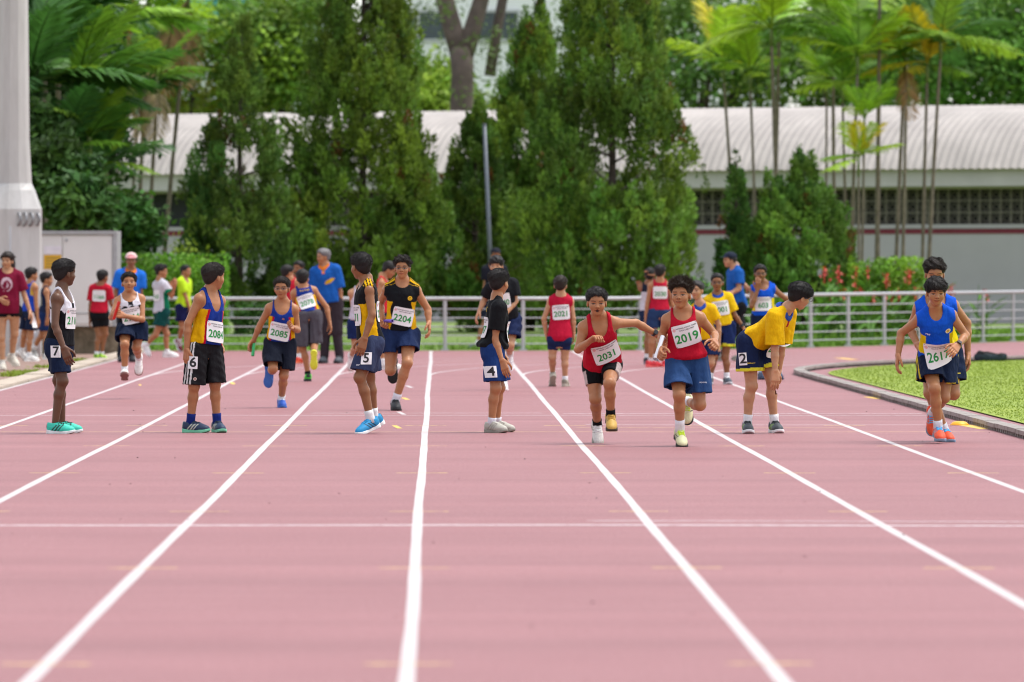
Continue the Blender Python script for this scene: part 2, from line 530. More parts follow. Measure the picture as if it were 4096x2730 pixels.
# ------------------------------------------------------------------ the figure
ZONES = {'A': (0, 900, .57377), 'A2': (0, 950, .38278), 'B': (320, 950, .38256), 'C': (600, 960, .52278), 'D': (960, 950, .38256), 'E': (1150, 950, .52932),
         'F': (1340, 980, .31881), 'G': (1800, 980, .5102), 'H': (1860, 980, .38256), 'I': (2250, 1000, .52293), 'J': (2500, 1030, .31898),
         'K': (2760, 960, .38256), 'L': (2750, 960, .5231), 'M': (3400, 1000, .52291)}

SKIN = {'dark': (.118, .052, .027), 'brown': (.265, .115, .050), 'tan': (.405, .182, .083), 'light': (.49, .255, .138), 'pale': (.52, .31, .21)}
SKIN_BASE = SKIN

HLZ = [-.55, -.30, -.16, -.07, .10, .20, .26, .33, .5]; HLY = [-.30, -.27, -.14, .05, .055, .10, .20, .27, .28]

def person(label, zone, foot, H, pel, nk, head, armL, armR, legL, legR, yaw=0, lean=0.0, pyaw=None, hyaw=0, hpitch=0, hroll=0, skin='tan',
           hair='short', haircol=(.012, .010, .010), shirt=None, shorts=None, shoes=('#dddddd', '#999999', '#eeeeee', '#ffffff'), sock=('#f0f0f0', .07),
           footL=(None, 0), footR=(None, 0), curl=(25, 25), flat='LR', sharp=True, bib=(), card=None, glasses=False, mouth='closed', watch=None,
           cap=None, toe='', seed=1, handdir=None, palm=None, hs=1.0, group=None, fat=1.0, smile=0, shoeR=None, py=0.0, collar=None, airborne=0.0):
    zx, zy, zs = ZONES[zone]
    S = lambda p: (zx + p[0] * zs, zy + p[1] * zs)
    Y0 = ground_depth(zy + foot * zs)
    org = at(S(pel)[0], 0, Y0 + py); org[2] = 0.0
    up0 = np.array([0, 0, 1.0])
    P = at(*S(pel), Y0 + py); N = at(*S(nk), Y0 + py + lean)
    fvec = lambda a: np.array([math.sin(R(a)), -math.cos(R(a)), 0.0])
    t = unit(N - P); F = fvec(yaw); F = unit(F - t * (F @ t)); Lf = np.cross(t, F); fr = np.array([Lf, t, F]); Lt = np.linalg.norm(N - P)
    pyaw = yaw if pyaw is None else pyaw
    tp = unit(t + up0 * 0.8); Fp = fvec(pyaw); Fp = unit(Fp - tp * (Fp @ tp)); Lp = np.cross(tp, Fp); frp = np.array([Lp, tp, Fp])
    sc = H / 1.43
    def ext(Pt, spec, L):
        q = at(*S(spec), Pt[1]); d = q - Pt; l = np.linalg.norm(d)
        if l > 1.12 * L: d = d / l * 1.12 * L; return Pt + d
        if l < L: d = d + np.array([0, 1, 0]) * (spec[2] if len(spec) > 2 else 0) * math.sqrt(L * L - l * l)
        return Pt + d
    J = {}
    for sd, sg, arm, leg in (('L', 1, armL, legL), ('R', -1, armR, legR)):
        J['S' + sd] = P + t * Lt * .865 + Lf * sg * .088 * H
        J['E' + sd] = ext(J['S' + sd], arm[0], .172 * H); J['W' + sd] = ext(J['E' + sd], arm[1], .150 * H)
        J['H' + sd] = P + Lp * sg * .053 * H
        J['K' + sd] = ext(J['H' + sd], leg[0], .25 * H); J['A' + sd] = ext(J['K' + sd], leg[1], .242 * H)
        if sd in flat: J['A' + sd][2] = .078 * sc
        if sd in toe:
            pt_ = R((footL if sd == 'L' else footR)[1]); J['A' + sd][2] = (.078 * math.cos(pt_) + .145 * math.sin(pt_) - .010) * sc
    hh = .218 * hs * (1 if H < 1.6 else 1.06)
    hc = at(*S(head), N[1] + (lean * .25))
    hF = fvec(hyaw); hU = up0.copy()
    rot = lambda v, a, ang: np.array(Matrix.Rotation(ang, 3, Vector(a)) @ Vector(v))
    hL = np.cross(hU, hF)
    hF, hU = rot(hF, hL, R(hpitch)), rot(hU, hL, R(hpitch))       # + pitch = face down
    hU, hL = rot(hU, hF, R(hroll)), rot(hL, hF, R(hroll))
    hfr = np.array([hL, hU, hF])
    hp = lambda x, y, z: hc + (hL * x + hU * y + hF * z) * hh
    # ---- primitives
    prof = np.array(TORSO); prof[:, 1:] *= H; prof[:, 1:3] *= fat
    torso = p_loft(P, fr, Lt, prof, k=.025 * sc)
    up_prims = [torso]
    for sd, sg in (('L', 1), ('R', -1)):
        up_prims.append(p_cone(N + t * .035 * H - F * .008 * H, J['S' + sd] + t * .010 * H, .024 * H, .023 * H, .03))
        up_prims.append(p_ell(J['S' + sd], np.array([.031, .033, .031]) * H, k=.03))
    body = list(up_prims)
    neck_top = hp(0, -.18, -.10)
    body.append(p_cone(N - t * .03 * H - F * .004 * H, neck_top, .033 * H, .0262 * H, .03))
    for sd, sg in (('L', 1), ('R', -1)):
        s_, e, w = J['S' + sd], J['E' + sd], J['W' + sd]
        body += [p_cone(s_, e, .0290 * H * fat, .0212 * H, .02), p_cone(e, e * .68 + w * .32, .0215 * H, .0228 * H, .015), p_cone(e * .68 + w * .32, w, .0224 * H, .0155 * H, .012)]
        h_, kn, an = J['H' + sd], J['K' + sd], J['A' + sd]
        body += [p_cone(h_, kn, .052 * H * fat, .0318 * H, .03)]
        sh = unit(an - kn); th = unit(kn - h_); back = sh - th * (sh @ th); back = unit(back) if np.linalg.norm(back) > .15 else -fvec(pyaw)
        m = kn * .70 + an * .30 + back * .008 * H
        body += [p_cone(kn, m, .0288 * H, .0305 * H * fat, .02), p_cone(m, an, .0298 * H * fat, .0198 * H, .02), p_ell(kn - back * .006 * H, np.array([.0308] * 3) * H, k=.02)]
        body += [p_ell(h_ - Fp * .018 * H, np.array([.050] * 3) * H * fat, k=.03)]
    hk = .045 * hh
    E = lambda c, r, k=1.0: p_ell(hp(*c), np.array(r) * hh, hfr, max(hk * k, .003))
    headp = [E((0, .15, -.06), (.325, .345, .415), 1.5), E((0, -.02, -.13), (.265, .30, .315), 2.0), E((0, -.12, .095), (.238, .345, .27), 3.0), E((0, -.385, .20), (.085, .075, .09), 2.5),
             E((.145, -.13, .20), (.115, .12, .12), 2), E((-.145, -.13, .20), (.115, .12, .12), 2), E((0, .11, .285), (.20, .09, .07), 2),
             p_cone(hp(0, .0, .352), hp(0, -.125, .405), .024 * hh, .040 * hh, .012), E((.045, -.135, .36), (.036, .030, .042), .6), E((-.045, -.135, .36), (.036, .030, .042), .6),
             E((.325, -.06, -.04), (.036, .12, .072), .6), E((-.325, -.06, -.04), (.036, .12, .072), .6),
             E((0, -.238, .335), (.085, .022, .034), .5), E((0, -.274, .33), (.07, .023, .036), .5)]
    def carve_face(g):
        for sx in (-1, 1):
            g.carve(p_ell(hp(sx * .138, -.005, .43), np.array((.095, .05, .085)) * hh, hfr, .012))
        if mouth == 'open': g.carve(p_ell(hp(0, -.262, .385), np.array((.05, .048, .07)) * hh, hfr, .006))
    cell = .0075 if sharp else .0105
    allp = [J[k] for k in J] + [hc]
    lo = np.min(allp, 0) - .16; hi = np.max(allp, 0) + .16
    g = Grid(lo, hi, cell)
    for p in body: g.add(p)
    V, Q = g.nets()
    cen = V[Q].mean(1); keep = np.ones(len(Q), bool)
    nm = N * .72 + neck_top * .28; nu = unit(neck_top - N)
    keep &= ~(((cen - nm) @ nu > 0) & (np.linalg.norm(cen - hc, axis=1) < .22))
    parts = []
    # ---- hands
    for hi_, (sd, sg) in enumerate((('L', 1), ('R', -1))):
        w, e = J['W' + sd], J['E' + sd]; d = unit(w - e)
        if handdir and sd in handdir: d = unit(np.array(handdir[sd], float))
        keep &= ~(((cen - w) @ d > .004) & (np.linalg.norm(cen - w, axis=1) < .20) & (np.abs((cen - w) @ d) < .2) & (np.linalg.norm(cen - w - ((cen - w) @ d)[:, None] * d, axis=1) < .035))
        n = (P + t * Lt * .4 - w) if not (palm and sd in palm) else np.array(palm[sd], float)
        n = unit(n - d * (n @ d)); s = np.cross(n, d) if sd == 'L' else np.cross(d, n)
        hl = .108 * H * 1.06; hs_ = []
        P3 = lambda a, b, c: w + (d * a + s * b + n * c) * hl
        cu = R(curl[0 if sd == 'L' else 1])
        for b, ln in ((.17, .92), (.058, 1.05), (-.055, 1.0), (-.16, .80)):
            hs_.append(p_cone(P3(.02, b * .55, 0), P3(.50, b, 0.0), .095 * hl, .078 * hl, .012))
            q = np.array((.50, b, 0.0)); ang = cu * .55
            for sl, rr in ((.22, .058), (.15, .053), (.11, .047)):
                q2 = q + np.array((math.cos(ang), b * .25, math.sin(ang))) * sl * ln
                hs_.append(p_cone(P3(*q), P3(*q2), rr * hl, rr * .93 * hl, .0022)); q = q2; ang += cu
        a0 = np.array((.10, .16, .03)); a1 = np.array((.30, .32, .10 + .05 * math.sin(cu))); a2 = a1 + np.array((.17, .04, .04 + .10 * math.sin(cu))); a3 = a2 + np.array((.12, -.03, .02 + .08 * math.sin(cu)))
        hs_ += [p_cone(P3(*a0), P3(*a1), .085 * hl, .065 * hl, .012), p_cone(P3(*a1), P3(*a2), .062 * hl, .056 * hl, .003), p_cone(P3(*a2), P3(*a3), .055 * hl, .045 * hl, .003)]
        hs_.append(p_cone(e * .68 + w * .32, w, .0224 * H, .0155 * H, .012))
        c = w + d * .45 * hl
        gh = Grid(c - .115 * sc - .02, c + .115 * sc + .02, .0034 if sharp else .0052)
        for p in hs_: gh.add(p)
        v2, q2 = gh.nets()
        if len(q2):
            c2 = v2[q2].mean(1); q2 = q2[(c2 - w) @ d > -.012]; parts.append((v2, q2))
    # ---- head
    hlo = np.minimum(hc - .6 * hh - .015, N - .075 * sc); gh = Grid(hlo, np.maximum(hc + .62 * hh + .015, N + .075 * sc), .0033 if sharp else .006)
    for p in headp: gh.add(p)
    carve_face(gh)
    gb = Grid(gh.lo, gh.lo + (gh.n - 1) * gh.h, gh.h)
    for p in body[:6]: gb.add(p)
    m3 = np.minimum(gb.n, gh.n); gh.D[:m3[0], :m3[1], :m3[2]] = smin(gh.D[:m3[0], :m3[1], :m3[2]], gb.D[:m3[0], :m3[1], :m3[2]], .012)
    v2, q2 = gh.nets(); c2 = v2[q2].mean(1)
    q2 = q2[((c2 - nm) @ nu > -.006)]
    base = np.array(SKIN[skin]); V0n = len(V)
    VV = [V]; QQ = [Q[keep]]; n0 = len(V); CC = [np.tile(base, (len(V), 1))]
    for v3, q3 in parts:
        VV.append(v3); QQ.append(q3 + n0); n0 += len(v3); CC.append(np.tile(base * np.array((1.03, .97, .95)), (len(v3), 1)))
    hc3 = np.tile(base, (len(v2), 1))
    l = (v2 - hc) @ hfr.T / hh; x, y, z = l[:, 0], l[:, 1], l[:, 2]; ax = np.abs(x); front = z > .15
    lip = front & ((x / .10) ** 2 + ((y + .256) / .040) ** 2 < 1); hc3[lip] = base * np.array((.92, .62, .60))
    line = front & (ax < .095) & (np.abs(y + .256 + .25 * x * x) < .009); hc3[line] = base * .30
    if mouth == 'open': hc3[front & ((x / .06) ** 2 + ((y + .262) / .055) ** 2 < 1) & (z < .345)] = (.05, .012, .010)
    eye = front & (((ax - .138) / .060) ** 2 + ((y + .022) / .022) ** 2 < 1); hc3[eye] = (.33, .30, .28)
    iris = eye & (np.abs(ax - .138) < .036); hc3[iris] = (.012, .008, .006)
    lash = front & (((ax - .138) / .070) ** 2 < 1) & (np.abs(y - .001 + 2.2 * (ax - .138) ** 2) < .010); hc3[lash] = base * .16
    brow = front & (np.abs(ax - .145) < .085) & (np.abs(y - .082 + 1.2 * (ax - .145) ** 2) < .015); hc3[brow] = np.array(haircol) * 1.5 + base * .12
    nost = front & (np.abs(ax - .038) < .018) & (np.abs(y + .160) < .012) & (z > .33); hc3[nost] = base * .2
    if hair != 'long':  # close-cropped hair colour above the ears
        fade = (y > np.interp(z, HLZ, HLY) - .02) & (z < .26) & ~((ax > .315) & (np.abs(y + .06) < .13))
        hc3[fade] = base * .3 + np.array(haircol) * .7
    VV.append(v2); QQ.append(q2 + n0); CC.append(hc3)
    Va = np.concatenate(VV); Qa = np.concatenate(QQ); Ca = np.concatenate(CC)
    used = np.unique(Qa); remap = np.full(len(Va), -1); remap[used] = np.arange(len(used))
    me = mesh_from('person', Va[used] - org, remap[Qa], True, Ca[used])
    root = link('person', me, M_SKIN, None, tuple(org)); tag(root, label, 'person', group)
    # ---- hair
    hcol = np.array(haircol); rs = np.random.RandomState(seed * 7 + 3)
    thick = {'short': .058, 'spiky': .098, 'bowl': .075, 'curly': .088, 'long': .085, 'crop': .035, 'grey': .06}[hair]
    if cap is None or hair == 'long':
        gh = Grid(hc - .75 * hh, hc + .72 * hh, .0042 if sharp else .007)
        X, Yy, Z = gh.xyz()
        lx = ((X - hc[0]) * hL[0] + (Yy - hc[1]) * hL[1] + (Z - hc[2]) * hL[2]) / hh
        ly = ((X - hc[0]) * hU[0] + (Yy - hc[1]) * hU[1] + (Z - hc[2]) * hU[2]) / hh
        lz = ((X - hc[0]) * hF[0] + (Yy - hc[1]) * hF[1] + (Z - hc[2]) * hF[2]) / hh
        hz = HLZ; hy = np.array(HLY, float) + {'long': -.05, 'crop': .03}.get(hair, 0)
        if hair == 'bowl': hy = np.array([-.30, -.28, -.14, -.02, -.02, .0, .05, .10, .11])
        line = np.interp(lz, hz, hy)
        plane = ly - line
        topw = np.clip((ly - .02) / .30, 0, 1)
        tk = .018 + thick * ((.35 + .65 * topw) if hair != 'spiky' else (.12 + .88 * topw ** 1.6)) * np.clip(plane / .10, 0, 1) ** .6
        fringe = .022 * np.sin(lx * 34 + seed) + .016 * np.sin(lx * 71 + 2 * seed)
        bumps = .007 * np.sin(lx * 26 + seed) * np.sin(lz * 23 + 2) + .008 * np.sin(ly * 29 + lx * 17)
        if hair == 'curly': bumps = bumps * 2.6
        k0 = np.sqrt((lx / .325) ** 2 + ((ly - .15) / .345) ** 2 + ((lz + .06) / .415) ** 2)
        k1 = np.sqrt((lx / .268) ** 2 + ((ly + .02) / .30) ** 2 + ((lz + .13) / .315) ** 2)
        d = smin((k0 - 1) * .36, (k1 - 1) * .305, .08) - tk - bumps * (tk / .08)
        cut = -(plane + fringe * (lz > .1)) * .8
        D = np.maximum(d, cut)
        if hair == 'long':
            d2 = np.sqrt((lx / .42) ** 2 + ((ly + .22) / .62) ** 2 + ((lz + .20) / .30) ** 2) - 1
            D = np.minimum(D, np.maximum(d2 * .3, lz - .06 + 0 * ly))
        gh.D = (D * hh).astype(np.float32)
        v2, q2 = gh.nets()
        # strands
        ns = 5200 if sharp else 700
        if len(q2):
            fi = rs.randint(0, len(q2), ns); pc = v2[q2[fi]].mean(1)
            nn = unit_rows(np.cross(v2[q2[fi][:, 2]] - v2[q2[fi][:, 0]], v2[q2[fi][:, 3]] - v2[q2[fi][:, 1]]))
            lay = {'spiky': .95, 'short': .45, 'bowl': .12, 'curly': .6, 'long': .05, 'crop': .6, 'grey': .3}[hair]
            loc = (pc - hc) @ hfr.T / hh
            flow = np.stack([loc[:, 0] * 1.2, -.6 - loc[:, 1] * .2, loc[:, 2] * 1.0 + .3], 1)
            if hair in ('spiky',): flow = np.stack([loc[:, 0], np.full(len(pc), 1.3), loc[:, 2] + .1], 1)
            flow = unit_rows(flow) @ hfr
            dirn = unit_rows(nn * lay + flow * (1 - lay * .6) + rs.normal(size=(ns, 3)) * .30)
            ln = hh * {'spiky': .17, 'short': .085, 'bowl': .12, 'curly': .09, 'long': .2, 'crop': .05, 'grey': .07}[hair] * rs.uniform(.5, 1.1, ns)
            hgt = np.clip((loc[:, 1] + .1) / .4, .25, 1); ln = ln * (hgt ** 2.2 if hair == 'spiky' else hgt)
            sidev = unit_rows(np.cross(dirn, rs.normal(size=(ns, 3)))) * (.0016 if sharp else .0035)
            b0 = pc - dirn * .004; A = b0 - sidev; B = b0 + sidev; Cc = pc + dirn * ln[:, None]
            sv = np.stack([A, B, Cc], 1).reshape(-1, 3); nv = len(v2)
            sf = (np.arange(ns * 3).reshape(-1, 3) + nv)
            allv = np.concatenate([v2, sv]) - org
            cc = np.concatenate([np.tile(hcol, (nv, 1)), np.repeat(hcol * rs.uniform(.5, 2.2, (ns, 1)) ** 1.2, 3, 0)])
            faces = [tuple(q) for q in q2.tolist()] + [tuple(q) for q in sf.tolist()]
            link('hair', mesh_from('hair', allv, faces, True, cc), M_HAIR, root)
    if cap is not None:
        gh = Grid(hc - .75 * hh, hc + .8 * hh, .006)
        gh.add(p_ell(hp(0, .20, -.06), np.array((.40, .36, .47)) * hh, hfr, .01))
        X, Yy, Z = gh.xyz(); ly = ((X - hc[0]) * hU[0] + (Yy - hc[1]) * hU[1] + (Z - hc[2]) * hU[2]) / hh
        gh.D = np.maximum(gh.D, (.18 - ly) * hh)
        gh.add(p_ell(hp(0, .19, .40), np.array((.30, .025, .32)) * hh, hfr, .012))
        v2, q2 = gh.nets(); lz = (v2 - hc) @ hF / hh
        cc = np.where((lz > .28)[:, None], np.array(srgb(cap[1])), np.array(srgb(cap[0])))
        link('cap', mesh_from('cap', v2 - org, q2, True, cc), M_CLOTH, root)
        gh = Grid(hc - .75 * hh, hc + .7 * hh, .007)
        gh.add(p_ell(hp(0, .08, -.09), np.array((.37, .30, .44)) * hh, hfr, .01))
        X, Yy, Z = gh.xyz()
        ly = ((X - hc[0]) * hU[0] + (Yy - hc[1]) * hU[1] + (Z - hc[2]) * hU[2]) / hh; lz = ((X - hc[0]) * hF[0] + (Yy - hc[1]) * hF[1] + (Z - hc[2]) * hF[2]) / hh
        gh.D = np.maximum(gh.D, (-(ly + .12) + np.maximum(lz - .02, 0) * 2.2) * hh).astype(np.float32)
        v2, q2 = gh.nets(); link('hair', mesh_from('hair', v2 - org, q2, True, np.tile(hcol, (len(v2), 1))), M_HAIR, root)
    if glasses:
        mb = MB()
        for sx in (-1, 1):
            a = np.arange(13) * 2 * np.pi / 12
            mb.tube([hp(sx * .16 + .105 * math.cos(q), .0 + .062 * math.sin(q), .415) for q in a], .0021, 5, False)
            mb.tube([hp(sx * .265, .015, .405), hp(sx * .36, .02, .2), hp(sx * .385, .02, -.05)], .0021, 5)
        mb.tube([hp(-.055, .01, .42), hp(0, .025, .435), hp(.055, .01, .42)], .0021, 5)
        mb.v = [q - org for q in mb.v]
        link('glasses', mb.mesh('glasses', True), M_WIRE, root)
    # ---- shirt
    sleeve = {'L': None, 'R': None}
    if shirt:
        kind = shirt['kind']; off = shirt.get('off', .010) * sc; hem = shirt.get('hem', .10); cellc = .0065 if sharp else .0105
        pts = [P + t * Lt * v for v in (hem, 1.1)] + [J['SL'], J['SR']]
        if kind in ('tee', 'polo'): pts += [J['EL'], J['ER']]
        g = Grid(np.min(pts, 0) - .19 * sc, np.max(pts, 0) + .19 * sc, cellc)
        for p in up_prims: g.add(p)
        X, Yy, Z = g.xyz(); dx, dy, dz = X - P[0], Yy - P[1], Z - P[2]
        u = dx * Lf[0] + dy * Lf[1] + dz * Lf[2]; v = (dx * t[0] + dy * t[1] + dz * t[2]) / Lt; w = dx * F[0] + dy * F[1] + dz * F[2]
        loose = .75 * shirt.get('loose', .010) * sc * np.clip((.75 - v) / .5, 0, 1)
        g.D = g.D - off - loose + cloth_noise(X, Yy, Z, seed, shirt.get('wrinkle', .0058) * np.clip((.95 - v) * 2, .2, 1), .12).astype(np.float32)
        if shirt.get('blouse', 0):      # cloth bagging over the waistband
            g.D = g.D - (shirt['blouse'] * sc * np.exp(-((v - hem - .07) / .07) ** 2)).astype(np.float32)
        uu = np.abs(u)
        if kind == 'singlet':
            ua = np.interp(v, [.48, .58, .66, .78, .9, 1.1], np.array([.2, .108, .088, .073, .068, .066]) * H / 1)
            ua = np.where(v < .50, 1, ua)
        elif kind == 'sleeveless':
            ua = np.interp(v, [.56, .64, .72, .85, 1.1], np.array([.2, .122, .112, .108, .107]) * H)
            ua = np.where(v < .58, 1, ua)
        else: ua = .098 * H + 0 * v
        D = np.maximum(g.D, (uu - ua) * .8)
        for sd in ('L', 'R'):
            if kind in ('tee', 'polo'):
                s_, e = J['S' + sd], J['E' + sd]; sl = shirt.get('sleeve', .66); dd = e - s_
                fn = p_cone(s_, e, .050 * H * fat, (.047 + shirt.get('sleeve_flare', .004)) * H * fat)[0]; ds = fn(X, Yy, Z)
                tt = ((X - s_[0]) * dd[0] + (Yy - s_[1]) * dd[1] + (Z - s_[2]) * dd[2]) / (dd @ dd); Ld = np.linalg.norm(dd)
                ds = ds + cloth_noise(X, Yy, Z, seed + 5, .002, .07)
                ds = np.maximum(ds, (tt - sl) * Ld)
                ds = np.maximum(ds, -np.maximum(fn(X, Yy, Z) + .011, (sl - .14 - tt) * Ld))
                D = smin(D, ds, .02)
        nd, nb, nw = shirt.get('neck', (.20, .05, .052))
        vtop = 1.03
        dep = np.where(w > -.01, nd, nb)
        nkc = 1 - np.sqrt((u / (nw * H)) ** 2 + (np.minimum(v - vtop, 0) / dep) ** 2)
        if shirt.get('vneck'): nkc = 1 - (np.abs(u) / (nw * H) + np.maximum(vtop - v, 0) / dep)
        D = np.maximum(D, nkc * .04)
        D = np.maximum(D, (hem + shirt.get('hemcurve', 0) * (u / (.1 * H)) - v) * Lt); D = np.maximum(D, (v - 1.12) * Lt)
        g.D = D.astype(np.float32)
        v2, q2 = g.nets()
        lc = (v2 - P) @ fr.T; cols = shirt['pat'](lc[:, 0] / H, lc[:, 1] / Lt, lc[:, 2] / H)
        if kind == 'polo' or collar:
            pass
        so = link('shirt', mesh_from('shirt', v2 - org, q2, True, cols), M_CLOTH, root)
        sbvh = BVHTree.FromPolygons([Vector(p) for p in v2], q2.tolist())
        if collar:
            rings = []; aa = np.linspace(0, 2 * np.pi, 25)
            mb = MB(); rows = []
            for (vv, r_) in ((1.00, .050), (1.07, .047), (1.03, .062), (.985, .068)):
                ring = []
                for q in aa[:-1]:
                    fz = math.cos(q); drop = (-.075 if fz > .6 else 0) * max(0, (fz - .6) / .4)
                    ring.append(P + t * Lt * (vv + drop) + (Lf * math.sin(q) * r_ + F * math.cos(q) * r_ * .92) * H - F * .006 * H)
                rows.append(ring)
            n_ = 24; vs = np.array(rows).reshape(-1, 3) - org; fs = []
            for i in range(3):
                for j in range(n_): fs.append((i*n_+j, i*n_+(j+1) % n_, (i+1)*n_+(j+1) % n_, (i+1)*n_+j))
            link('collar', mesh_from('collar', vs, fs, True, np.tile(np.array(srgb(collar)), (len(vs), 1))), M_CLOTH, root)
        sv_, sq_ = v2, q2
        for mk in shirt.get('marks', ()):       # printed crest or lettering: (text or ring, u, v, size, colour, back)
            c = P + t * Lt * mk[2] + Lf * mk[1] * H; nrm = F * (-1 if mk[5] else 1)
            if len(mk) > 6: nrm = nrm + Lf * mk[6]
            s = Sheet(sbvh, c, nrm, t, .09, .07, 0, .002)
            vf = text_mesh(mk[0], mk[3]) if isinstance(mk[0], str) else ring2d(mk[0][0], mk[0][1], 18)
            s.mark('shirt_print', vf, (0, 0), org, so, plain('print_ink', srgb(mk[4]), .7, var=.05))
    # ---- shorts
    if shorts:
        hem = shorts.get('hem', .62); r0, r1 = [q * (.90 if not shorts.get('tight') else .95) for q in shorts.get('r', (.067, .072))]; off = shorts.get('off', .012) * sc; cellc = .0065 if sharp else .0105
        ends = {sd: J['H' + sd] + (J['K' + sd] - J['H' + sd]) * hem for sd in 'LR'}
        long = hem > 1
        if long: ends = {sd: J['A' + sd] * (hem - 1) + J['K' + sd] * (2 - hem) for sd in 'LR'}
        pts = [P + tp * Lt * .3, P] + list(ends.values()) + ([J['KL'], J['KR']] if long else [])
        g = Grid(np.min(pts, 0) - .17 * sc, np.max(pts, 0) + .17 * sc, cellc)
        top = shorts.get('top', .17)
        X, Yy, Z = g.xyz()
        blend = unit(t * .6 + tp * .4); F2 = unit(Fp - blend * (Fp @ blend)); fr2 = np.array([np.cross(blend, F2), blend, F2])
        pl = p_loft(P, fr2, Lt, prof, off=off, vlo=(-.20 if shorts.get('tight') else -.12), vhi=top, k=.03)
        g.add(pl)
        for sd, sg in (('L', 1), ('R', -1)):
            a, b = J['H' + sd], J['K' + sd]
            g.add(p_cone(a - F2 * .016 * H, a - F2 * .018 * H + (b - a) * .12, .060 * H * fat, .060 * H * fat, .03))
            fn = p_cone(a, b if hem <= 1 else b, r0 * H * fat, (r0 + (r1 - r0) / min(hem, 1)) * H * fat, .03); dd = b - a; Ld = np.linalg.norm(dd)
            tt = ((X - a[0]) * dd[0] + (Yy - a[1]) * dd[1] + (Z - a[2]) * dd[2]) / (dd @ dd)
            cn = cloth_noise(X, Yy, Z, seed + 11, 0 if shorts.get('tight') else shorts.get('wrinkle', .0085), .085) if sg == 1 else cn
            d = fn[0](X, Yy, Z) - (0 if shorts.get('tight') else .004) + cn
            if not long:
                hpnt = ends[sd]; hn = unit(dd / Ld + (np.array([0, 0, -1.1]) if not shorts.get('tight') else 0)); pd = (X - hpnt[0]) * hn[0] + (Yy - hpnt[1]) * hn[1] + (Z - hpnt[2]) * hn[2]
                d0 = d; d = np.maximum(d, pd)
                if not shorts.get('tight'): d = np.maximum(d, -np.maximum(d0 + .0135, -.035 - pd))
            g.D = smin(g.D, d, .012).astype(np.float32)
            if long: g.add(p_cone(b, ends[sd], r1 * H, r1 * H * .85, .03))
        if not long and not shorts.get('tight'):
            dl, dr = [p_cone(J['H' + q], J['K' + q], .01, .01)[0](X, Yy, Z) for q in 'LR']
            vb = ((X - P[0]) * blend[0] + (Yy - P[1]) * blend[1] + (Z - P[2]) * blend[2]) / Lt
            g.D = np.maximum(g.D, np.minimum(.010 - np.abs(dl - dr), (-.20 - vb) * Lt)).astype(np.float32)
        dx, dy, dz = X - P[0], Yy - P[1], Z - P[2]; vv = (dx * blend[0] + dy * blend[1] + dz * blend[2]) / Lt
        g.D = np.maximum(g.D, (vv - top) * Lt).astype(np.float32)
        v2, q2 = g.nets()
        lc = (v2 - P) @ fr2.T; best = np.full(len(v2), 9.0); tl = np.zeros(len(v2)); sdv = np.zeros(len(v2)); lat = np.zeros(len(v2)); frn = np.zeros(len(v2))
        for sd, sg in (('L', 1), ('R', -1)):
            a, b = J['H' + sd], J['K' + sd]; dd = b - a; tt = (v2 - a) @ dd / (dd @ dd); rr = v2 - a - tt[:, None] * dd; ds = np.linalg.norm(rr, axis=1)
            m = ds < best; best[m] = ds[m]; tl[m] = tt[m]; sdv[m] = sg; lat[m] = (rr[m] @ (Lp * sg)) / (ds[m] + 1e-6); frn[m] = (rr[m] @ Fp) / (ds[m] + 1e-6)
        cols = shorts['pat'](lc[:, 1] / Lt, tl, sdv, lat, frn, hem)
        sh = link(shorts.get('name', 'shorts'), mesh_from('shorts', v2 - org, q2, True, cols), M_CLOTH, root)
        shb = BVHTree.FromPolygons([Vector(p) for p in v2], q2.tolist())
        if shirt and bib:
            sbvh = BVHTree.FromPolygons([Vector(p) for p in np.concatenate([sv_, v2])], sq_.tolist() + (q2 + len(sv_)).tolist())
        if card:
            num, cx, cy, cyaw, cw, ch, ct = card
            c = cam_hit(shb, *S((cx, cy)), P[1]); nrm = fvec(cyaw)
            s = Sheet(shb, c, nrm, up0, cw, ch, ct, .004); b = s.paper('lane_card', org, root, rnd=0)
            b['label'] = 'small white lane card with black number ' + num
            s.mark('lane_number', text_mesh(num, ch * 1.08), (0, 0), org, b, M_BLACK_INK)
        for mk in shorts.get('marks', ()):      # (text, px, py, yaw, size, colour)
            c = cam_hit(shb, *S((mk[1], mk[2])), P[1]); s = Sheet(shb, c, fvec(mk[3]), up0, .06, .04, mk[6] if len(mk) > 6 else 0, .002)
            vf = text_mesh(mk[0], mk[4]) if isinstance(mk[0], str) else ring2d(mk[0][0], mk[0][1], 18)
            s.mark('shorts_print', vf, (0, 0), org, sh, plain('print_ink', srgb(mk[5]), .7, var=.05))
    if shirt:
        for b in bib:
            sgn = -1 if b.get('back') else 1
            c = P + t * Lt * b.get('v', .45) + Lf * b.get('u', 0) * H
            make_bib(sbvh, c, F * sgn, t, b['num'], org, root, tilt=b.get('tilt', 0), size=b.get('size', .088), heading=b.get('heading', True), w=b.get('w', .205), h=b.get('h', .175))
    # ---- socks and shoes
    for sd, sg, ft in (('L', 1, footL), ('R', -1, footR)):
        a, kn = J['A' + sd], J['K' + sd]; d = unit(kn - a)
        if sock:
            L = sock[1] * sc
            v3, f3 = tube([a - d * .02 * sc, a + d * L * .3, a + d * L * .65, a + d * L], [.031 * H * .9, .0262 * H, .0262 * H, .0272 * H], 14, True)
            link('sock', mesh_from('sock', v3 - org, f3, True, np.tile(np.array(srgb(sock[0])), (len(v3), 1))), M_CLOTH, root)
        fy = ft[0] if ft[0] is not None else pyaw; pit = ft[1]
        y = fvec(fy); y = unit(y * math.cos(R(pit)) - up0 * math.sin(R(pit)))
        x = unit(np.cross(y, up0)) if abs(y[2]) < .98 else unit(np.cross(y, -fvec(fy))) ; z = np.cross(x, y)
